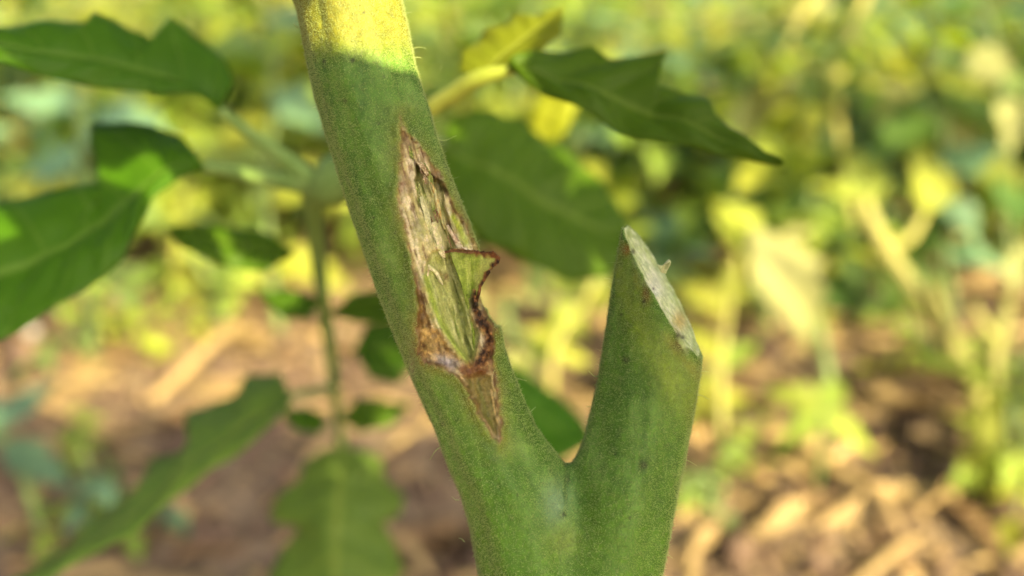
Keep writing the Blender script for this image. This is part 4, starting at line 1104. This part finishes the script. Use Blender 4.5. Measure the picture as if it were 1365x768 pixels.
# ------------------------------------------------------------------ litter on the soil
def shard_mesh(seed, L, Wd, mat, curl, tooth=0.1):
    m = leaflet_mesh('dry_leaf', L, Wd, mat, seed, 10, 5, 4, tooth, curl, 0.16, 0.10)
    return m
DRY = [shard_mesh(200 + k, 1.0, 0.13 + 0.09 * (k % 3), (M_DRY, M_STRAW, M_BARK)[k % 3], 0.05 + 0.06 * (k % 2)) for k in range(9)]
def straw_mesh(seed, mat):
    rg = np.random.default_rng(seed)
    pts = [(0, 0, 0), (rg.normal() * .05, .33, .03), (rg.normal() * .06, .66, .02), (0, 1, 0)]
    v, f, c0, c1 = tube_vf(pts, [.035, .05, .045, .02], 7, 6)
    v = v * np.array([1.0, 1.0, 0.55])
    tri = np.vstack([f[:, [0, 1, 2]], f[:, [0, 2, 3]], c0, c1])
    return mesh_np('straw', v, tri, mat)
STR = [straw_mesh(300 + k, (M_STRAW, M_DRY)[k % 2]) for k in range(4)]
rl = random.Random(12)
def litter(mesh, name, x, y, L, az, tilt, roll, label, cat, group=None, lift=0.006, wx=1.0):
    o = ob(name, mesh, None, label, cat, group)
    d = Vector((math.cos(az) * math.cos(tilt), math.sin(az) * math.cos(tilt), math.sin(tilt)))
    n = Vector((math.sin(roll) * -math.sin(az), math.sin(roll) * math.cos(az), math.cos(roll)))
    o.matrix_basis = Matrix.Translation((x, y, gz(x, y) + lift)) @ orient(d, n) @ Matrix.Diagonal((L * wx, L, L, 1))
    return o
# the large pieces one can pick out: pixel of each end on the soil
BIG = [((1290, 655), (1075, 705), 1, 'broad pale straw-coloured dry leaf lying on litter at lower right', .8), ((1085, 690), (965, 745), 1, 'pale dry husk strip beside the broad straw-coloured leaf', .8), ((1180, 605), (1070, 640), 0, 'curled tan dry leaf behind the broad straw-coloured leaf', 1.0),
       ((1195, 462), (1010, 478), 1, 'long sunlit pale husk at the foot of the pale-leaf plant', .5), ((1090, 455), (1015, 470), 0, 'short tan husk end on the left of the long husk', .7), ((1365, 480), (1190, 455), 0, 'brown dry stalk lying behind the forked yellow stalk', .35),
       ((1110, 640), (960, 620), 0, 'flat tan leaf fragment by the cut stub', .9), ((960, 720), (900, 760), 1, 'pale tan dry leaf at the foot of the cut stub', 1.0), ((1290, 640), (1230, 690), 0, 'small curled tan leaf touching the broad straw leaf', .9),
       ((860, 560), (760, 545), 1, 'orange-tan dry leaf seen low through the fork', .9), ((770, 650), (690, 655), 0, 'tan leaf fragment just under the fork opening', .9), ((380, 470), (250, 455), 1, 'sunlit orange dry leaf on soil behind the thin stalk', .9),
       ((560, 560), (480, 545), 1, 'sunlit tan leaf right of the thin stalk', .9), ((560, 640), (500, 660), 0, 'orange-brown leaf between stalk and wounded stem', .9), ((200, 440), (120, 460), 0, 'brown curled leaf on the shaded left soil', .9)]
for k, (a, b, mt, lab, wx) in enumerate(BIG):
    A, B = on_ground(*a), on_ground(*b)
    d = B - A
    litter(DRY[(mt + 3 * k) % 9], 'dry_leaf', A.x, A.y, d.length, math.atan2(d.y, d.x), 0.05, 0.2 * math.sin(k), lab, 'dry leaf', lift=0.014, wx=wx)
for i in range(360):
    y = 0.42 + 1.15 * rl.random() ** 1.3
    x = rl.uniform(-0.8, 0.85) * y
    if x < -0.05 and y < 0.75 and rl.random() < 0.5: continue
    kind = rl.random()
    if kind < 0.62:
        litter(rl.choice(DRY), 'dry_leaf', x, y, rl.uniform(.04, .12), rl.choice([0, math.pi]) + rl.gauss(0, .7), rl.uniform(-.05, .18), rl.uniform(-.35, .35), 'small tan dry leaf scrap scattered on the soil', 'dry leaf', 'dry leaf scraps on the soil', 0.008, rl.uniform(.7, 1.3))
    else:
        litter(rl.choice(STR), 'straw', x, y, rl.uniform(.06, .16), rl.gauss(0, .6), rl.uniform(-.03, .12), 0, 'short pale straw piece scattered on the soil', 'straw', 'straw pieces on the soil', 0.008)
# crumbs of soil: nobody could count them
rg = np.random.default_rng(8)
ico = np.array([(0, 0, 1), (.9, 0, .3), (.2, .9, .3), (-.8, .5, .2), (-.7, -.6, .3), (.3, -.9, .2), (0, 0, -.6)])
icf = np.array([(0, 1, 2), (0, 2, 3), (0, 3, 4), (0, 4, 5), (0, 5, 1), (6, 2, 1), (6, 3, 2), (6, 4, 3), (6, 5, 4), (6, 1, 5)])
n = 9000
yy = 0.3 + 1.5 * rg.random(n) ** 1.2; xx = rg.uniform(-.85, .85, n) * (yy + .15)
zz = ground_height(xx, yy)
sc = np.exp(rg.normal(size=n) * 0.6) * 0.0038
V = ico[None] * (1 + 0.35 * rg.normal(size=(n, 7, 3))) * sc[:, None, None] + np.stack([xx, yy, zz + sc * .3], -1)[:, None]
F = icf[None] + (np.arange(n) * 7)[:, None, None]
ob('soil_crumbs', mesh_np('soil_crumbs', V.reshape(-1, 3), F.reshape(-1, 3), M_CLOD, False), None, 'loose brown soil crumbs strewn over the bed', 'soil', kind='stuff')
# chaff: tiny bits of dry plant, past counting
n = 5000
yy = 0.35 + 1.3 * rg.random(n) ** 1.2; xx = rg.uniform(-.85, .85, n) * (yy + .1)
kp = (xx > -0.02) | (yy > .75) | (rg.random(n) < .4); xx, yy = xx[kp], yy[kp]; n = len(xx)
az = rg.random(n) * 6.28; s_ = np.exp(rg.normal(size=n) * .5) * .009; asp = rg.uniform(.15, .5, n)
bl = np.array([(-.5, -.4, 0), (.5, -.5, .1), (.35, .5, 0), (-.4, .45, .15)]); th_ = 0.06
bl = np.vstack([bl, bl - (0, 0, .12)])
R2 = np.stack([np.stack([np.cos(az), -np.sin(az)], -1), np.stack([np.sin(az), np.cos(az)], -1)], 1)
xy = np.einsum('nij,nkj->nki', R2, bl[None, :, :2] * np.stack([asp, np.ones(n)], -1)[:, None]) * s_[:, None, None]
tl = rg.normal(size=(n, 2)) * .35
zz = ground_height(xx, yy)[:, None] + .004 + bl[None, :, 2] * s_[:, None] + (xy * tl[:, None]).sum(2)
V = np.concatenate([xy + np.stack([xx, yy], -1)[:, None], zz[..., None]], 2)
bf = np.array([(0, 1, 2, 3), (7, 6, 5, 4), (0, 4, 5, 1), (1, 5, 6, 2), (2, 6, 7, 3), (3, 7, 4, 0)])
fm = mesh_np('chaff', V.reshape(-1, 3), (bf[None] + (np.arange(n) * 8)[:, None, None]).reshape(-1, 4), M_DRY, False)
fm.materials.append(M_STRAW); fm.materials.append(M_BARK)
fm.polygons.foreach_set('material_index', np.repeat(rg.choice([0, 0, 1, 2], n), 6).astype(np.int32))
ob('chaff', fm, None, 'fine tan chaff and husk bits covering the soil', 'chaff', kind='stuff')
for k, (a, b, s) in enumerate([(45, 455, .018), (1190, 62, .02), (20, 480, .012)]):
    p = on_ground(a, max(b, 420)); m = leaflet_mesh
    v = ico * (1 + 0.2 * np.random.default_rng(k).normal(size=(7, 3))) * s
    me = mesh_np('stone', v, icf, M_STONE)
    o = ob('stone', me, None, ['grey stone on shaded soil at the left edge', 'pale stone lying behind the right plants', 'small grey stone next to the larger left stone'][k], 'stone')
    o.location = (p.x, p.y, gz(p.x, p.y) + s * .4)
    sb = o.modifiers.new('round', 'SUBSURF'); sb.levels = sb.render_levels = 2

# far crop: reads as one mass of leaves
rg = np.random.default_rng(77)
lm = LEAFSETS['g'][1]
nvv = len(lm.vertices); co = np.empty(nvv * 3, np.float32); lm.vertices.foreach_get('co', co); co = co.reshape(-1, 3)[::1]
n = 14000
yy = 3.8 + 8 * rg.random(n) ** 1.3; xx = rg.uniform(-.9, .9, n) * yy; zz = rg.random(n) ** 0.7 * (0.5 + .05 * yy) * (0.7 + 0.5 * vnoise(xx * 2, yy * 2))
# a light four-point blade is enough that far away
bl = np.array([(0, 0, 0), (.26, .4, .05), (0, 1, -.2), (-.26, .4, .05)])
az = rg.random(n) * 6.28; el = rg.uniform(-.7, .6, n); ro = rg.uniform(-.6, .6, n); s = rg.uniform(.05, .11, n)
dy = np.stack([np.cos(az) * np.cos(el), np.sin(az) * np.cos(el), np.sin(el)], -1)
dx = np.stack([-np.sin(az), np.cos(az), 0 * az], -1); dzv = np.cross(dy, dx)
dx2 = dx * np.cos(ro)[:, None] + dzv * np.sin(ro)[:, None]; dz2 = np.cross(dx2, dy)
V = np.stack([xx, yy, zz], -1)[:, None] + s[:, None, None] * (bl[None, :, :1] * dx2[:, None] + bl[None, :, 1:2] * dy[:, None] + bl[None, :, 2:] * dz2[:, None])
F = np.array([(0, 1, 2, 3)])[None] + (np.arange(n) * 4)[:, None, None]
fm = mesh_np('far_crop_foliage', V.reshape(-1, 3), F.reshape(-1, 4), M_LEAF)
fm.materials.append(M_LEAFY); fm.materials.append(M_LEAFT)
fm.polygons.foreach_set('material_index', rg.choice([0, 0, 1, 2], n).astype(np.int32))
uvv = np.tile(np.array([(.5, 0), (1, .4), (.5, 1), (0, .4)]), (n, 1)); add_uv(fm, uvv)
ob('far_crop_foliage', fm, None, 'far hazy mass of mixed green and yellow crop foliage', 'foliage', kind='stuff')

# ------------------------------------------------------------------ unseen plant added right of and above the viewer, shaped to shade the stem
nbp = empty('added_shade_plant', (0, 0, 0), 'tall tomato plant overhanging the path, whose leaves shade the stem', 'tomato plant')
TS = 0.16
npos = at(1500, 300, FOCUS) + SD * TS
nbp.location = (npos.x + 0.03, npos.y - 0.05, 0)
NO = np.array(nbp.location)
def sh_pt(px, py, d=FOCUS): return np.array(at(px, py, d) + SD * TS)
trunk = tube('stem', [np.array([0, 0, -.02]), np.array([.01, -.01, .2]), sh_pt(1500, 350) - NO + (0.02, -.02, 0), sh_pt(1480, -250) - NO + (0.02, -.02, 0.02), sh_pt(1450, -600) - NO], [.007, .0065, .006, .005, .002], M_STALK, nbp, 30, 8)
def shade_leaf(mid, up, low, bend=0.012):
    def L3(pts): return [sh_pt(*p) for p in pts]
    m, a, b = L3(mid), L3(up), L3(low)
    def line(p, n):
        p = np.array(p); d = np.r_[0, np.cumsum(np.linalg.norm(np.diff(p, axis=0), axis=1))]; d /= d[-1]
        u = np.linspace(0, 1, n); return np.stack([np.interp(u, d, p[:, k]) for k in range(3)], -1)
    nu, nv = 48, 9
    m, a, b = line(m, nu), line(a, nu), line(b, nu)
    s = np.linspace(-1, 1, nv)
    v = np.zeros((nu, nv, 3))
    for j, q in enumerate(s): v[:, j] = m + ((a if q < 0 else b) - m) * abs(q)
    v += np.array(SD) * (bend * (np.abs(s)[None] ** 2 + np.sin(np.linspace(0, 3, nu))[:, None]))[..., None]
    me = mesh_np('leaflet', v.reshape(-1, 3) - NO, grid_faces(nu, nv), M_LEAFD)
    add_uv(me, np.stack(np.broadcast_arrays((s * .5 + .5)[None], np.linspace(0, 1, nu)[:, None]), -1).reshape(-1, 2))
    return ob('leaflet', me, nbp)
# big leaflet whose upper edge throws the shadow line across the stem
shade_leaf([(1300, 260), (900, 290), (560, 300), (240, 250)],
           [(1300, 260), (1240, 120), (1120, 20), (1000, 60), (900, 40), (760, 100), (640, 118)] + [(x, y, FOCUS - K * math.sqrt(max(0, 69 ** 2 - (x - 472 - .26 * y * .5) ** 2)) ) for (x, y) in ((552, 100), (528, 90), (500, 79), (470, 70), (440, 76), (415, 84))] + [(360, 100), (320, 150), (240, 250)],
           [(1300, 260), (1240, 420), (1100, 500), (900, 540), (700, 560), (500, 520), (330, 400), (240, 250)])
shade_leaf([(1320, 560), (1000, 620), (700, 660), (240, 640)], [(1320, 560), (1200, 470), (900, 460), (600, 470), (380, 440), (240, 640)], [(1320, 560), (1240, 760), (1000, 860), (700, 880), (400, 800), (240, 640)])
shade_leaf([(1300, 900), (900, 940), (500, 900)], [(1300, 900), (1100, 760), (800, 780), (500, 900)], [(1300, 900), (1100, 1080), (800, 1080), (500, 900)])
# leaflets shading the dark leaf and the broad leaf behind
shade_leaf([(1560, -60), (1300, -90), (1100, -130), (935, -125)], [(1560, -60), (1540, -260), (1300, -340), (1120, -320), (1020, -245), (972, -180), (935, -125)], [(1560, -60), (1480, 120), (1330, 150), (1150, 70), (960, -50), (935, -125)])
shade_leaf([(1600, -300), (1400, -330), (1180, -380)], [(1600, -300), (1500, -430), (1320, -470), (1180, -380)], [(1600, -300), (1500, -200), (1320, -210), (1180, -380)])
shade_leaf([(1850, -120), (1700, -130), (1520, -150)], [(1850, -120), (1760, -300), (1600, -280), (1520, -150)], [(1850, -120), (1760, 30), (1620, 20), (1520, -150)])
shade_leaf([(330, 290), (100, 240), (-170, 200)], [(330, 290), (260, 150), (60, 100), (-170, 200)], [(330, 290), (260, 400), (40, 400), (-170, 200)])
shade_leaf([(850, -70), (740, -110), (600, -150), (430, -170)], [(850, -70), (800, -230), (660, -270), (520, -260), (430, -170)], [(850, -70), (800, 40), (680, 50), (585, 10), (575, -70), (520, -90), (430, -170)])
# leaflets shading the shoot on the left
shade_leaf([(330, -120), (200, -220), (20, -300), (-200, -330)], [(330, -120), (300, -300), (180, -380), (0, -400), (-200, -330)], [(330, -120), (250, -60), (100, -120), (-60, -200), (-200, -330)])
shade_leaf([(560, -330), (400, -340), (250, -380)], [(560, -330), (480, -430), (360, -450), (250, -380)], [(560, -330), (480, -230), (340, -240), (250, -380)])
shade_leaf([(340, 140), (180, 60), (-60, -60)], [(340, 140), (300, 0), (150, -80), (-60, -60)], [(340, 140), (240, 190), (60, 130), (-60, -60)])
for pts in ([(1490, 300), (1400, 280), (1300, 260)], [(1495, 560), (1400, 560), (1320, 560)], [(1500, 880), (1400, 900), (1300, 900)], [(1480, -240), (1530, -150), (1560, -60)], [(1470, -300), (1540, -310), (1600, -300)],
            [(1460, -520), (1000, -560), (600, -420), (560, -330), (440, -180), (330, -120)], [(560, -330), (460, -60), (370, 40), (340, 140)]):
    q = [sh_pt(*p) - NO for p in pts]
    tube('leaf_stalk', q, np.linspace(.003, .0015, len(q)), M_STALK, nbp, 20, 6)

# higher leaves of the added plant, placed to keep the left soil in shade
keep = []
for q in (at(470, 20, FOCUS), at(650, 70, .155), at(605, 125, .158), at(500, 40, FOCUS)):
    keep.append(q - SD * (q.z / SD.z))
keep += [(keep[0] + keep[1]) / 2, (keep[0] + keep[2]) / 2]
top_ = np.array([0.16, -0.22, 0.62])
def clear_of(pts, org, r):
    for q in catmull(np.array(pts), 40):
        q = Vector(q + org); q = q - SD * (q.z / SD.z)
        if min((q - kk).length for kk in keep) < r: return False
    return True
stalk_a = tube('stem', [sh_pt(1480, -250) - NO, (sh_pt(1480, -250) + top_) / 2 - NO + (0.02, -.01, 0), top_ - NO], [.005, .004, .002], M_STALK, nbp, 20, 8)
ri = random.Random(31)
for (a, b) in ((330, 650), (430, 740), (250, 570), (130, 575), (180, 745), (520, 690), (300, 760), (60, 600), (400, 600), (560, 770), (230, 660), (30, 760), (470, 640), (360, 700), (100, 680), (600, 700), (640, 640)):
    g = on_ground(a, b)
    if min((g - k).length for k in keep) < 0.13: continue
    p = g + SD * ri.uniform(0.95, 1.05)
    LS = None
    for off in ((0, 0, .02), (.1, -.1, .05), (-.1, -.1, .1), (.15, 0, .1), (0, -.2, .1), (-.15, .05, .15)):
        qq = [np.array(p) - NO, (np.array(p) + top_) / 2 - NO + off, top_ - NO]
        if clear_of(qq, NO, .055): LS = off; break
    if LS is None: continue
    lf = ob('leaflet', LEAFSETS['d'][ri.randrange(4)], nbp)
    dd = Vector((ri.uniform(-1, 1), ri.uniform(-1, 1), ri.uniform(-.3, .3)))
    dd = (dd - SD * dd.dot(SD)).normalized()
    L = 0.13
    put(lf, p - dd * L * 0.5 - nbp.location, dd, SD, L)
    tube('leaf_stalk', [np.array(p - dd * L * .5) - NO, (np.array(p - dd * L * .5) + top_) / 2 - NO + LS, top_ - NO], [.001, .0013, .0018], M_STALK, nbp, 10, 5)

# unseen shrub added right of and behind the viewer to dapple the crop rows
shr = empty('added_shade_shrub', (1.75, -0.75, 0), 'tall leafy shrub beside the bed that dapples the crop rows', 'shrub')
SO = np.array(shr.location)
tube('trunk', [(0, 0, -.03), (.02, .01, .4), (-.02, .03, .9), (.0, .05, 1.5)], [.022, .018, .014, .006], M_BARK, shr, 30, 10)
keep2 = []
for q in (at(1172, 320, .74), at(1215, 385, .735), at(1262, 450, .73), at(1300, 520, .72), at(1232, 285, .73), at(1335, 430, .68), at(1328, 500, .675), at(1050, 360, .69), at(1090, 410, .67), at(1130, 40, .95), at(1060, 40, .93), at(1200, 130, .94), at(1095, 110, .94),
          at(775, 410, .76), at(960, 460, .68), at(1100, 545, .64), at(1130, 690, .62), at(1230, 670, .63)):
    keep2.append(q - SD * (q.z / SD.z))
dark = [(1230, 50), (1250, 120), (1345, 290), (930, 300), (1300, 30), (1120, 250), (870, 260), (820, 190), (930, 60), (1010, 30), (960, 210), (1090, 70), (1180, 230), (40, 320), (70, 210), (330, 60), (360, 180),
        (380, 290), (150, 150), (20, 120), (290, 270), (860, 340), (1240, 600), (1340, 700), (1000, 40)]
for (a, b) in dark:
    for k in range(2):
        g = at(a + ri.uniform(-45, 45), b + ri.uniform(-35, 35), ri.uniform(.95, 1.25))
        gp = g - SD * (g.z / SD.z)
        if min((gp - kk).length for kk in keep) < 0.14 or min((gp - kk).length for kk in keep2) < 0.10: continue
        p = g + SD * ri.uniform(1.35, 1.7)
        lf_ = ob('leaf', LEAFSETS['d'][ri.randrange(4)], shr)
        dd = Vector((ri.uniform(-1, 1), ri.uniform(-1, 1), ri.uniform(-.5, .3))); dd = (dd - SD * dd.dot(SD) * .8).normalized()
        L = ri.uniform(.10, .15)
        b0_ = p - dd * L * .5
        put(lf_, b0_ - shr.location, dd, SD + Vector((ri.uniform(-.3, .3), ri.uniform(-.3, .3), 0)), L)
        hook = np.array([0, 0.03, min(1.45, max(.5, b0_.z - .1))])
        e = np.array(b0_) - SO
        if not clear_of([hook, (hook + e) / 2 + (0, 0, .04), e], SO, .05):
            bpy.data.objects.remove(lf_); continue
        tube('twig', [hook, (hook + e) / 2 + (0, 0, .04), e], [.003, .0018, .0008], M_BARK, shr, 8, 5)
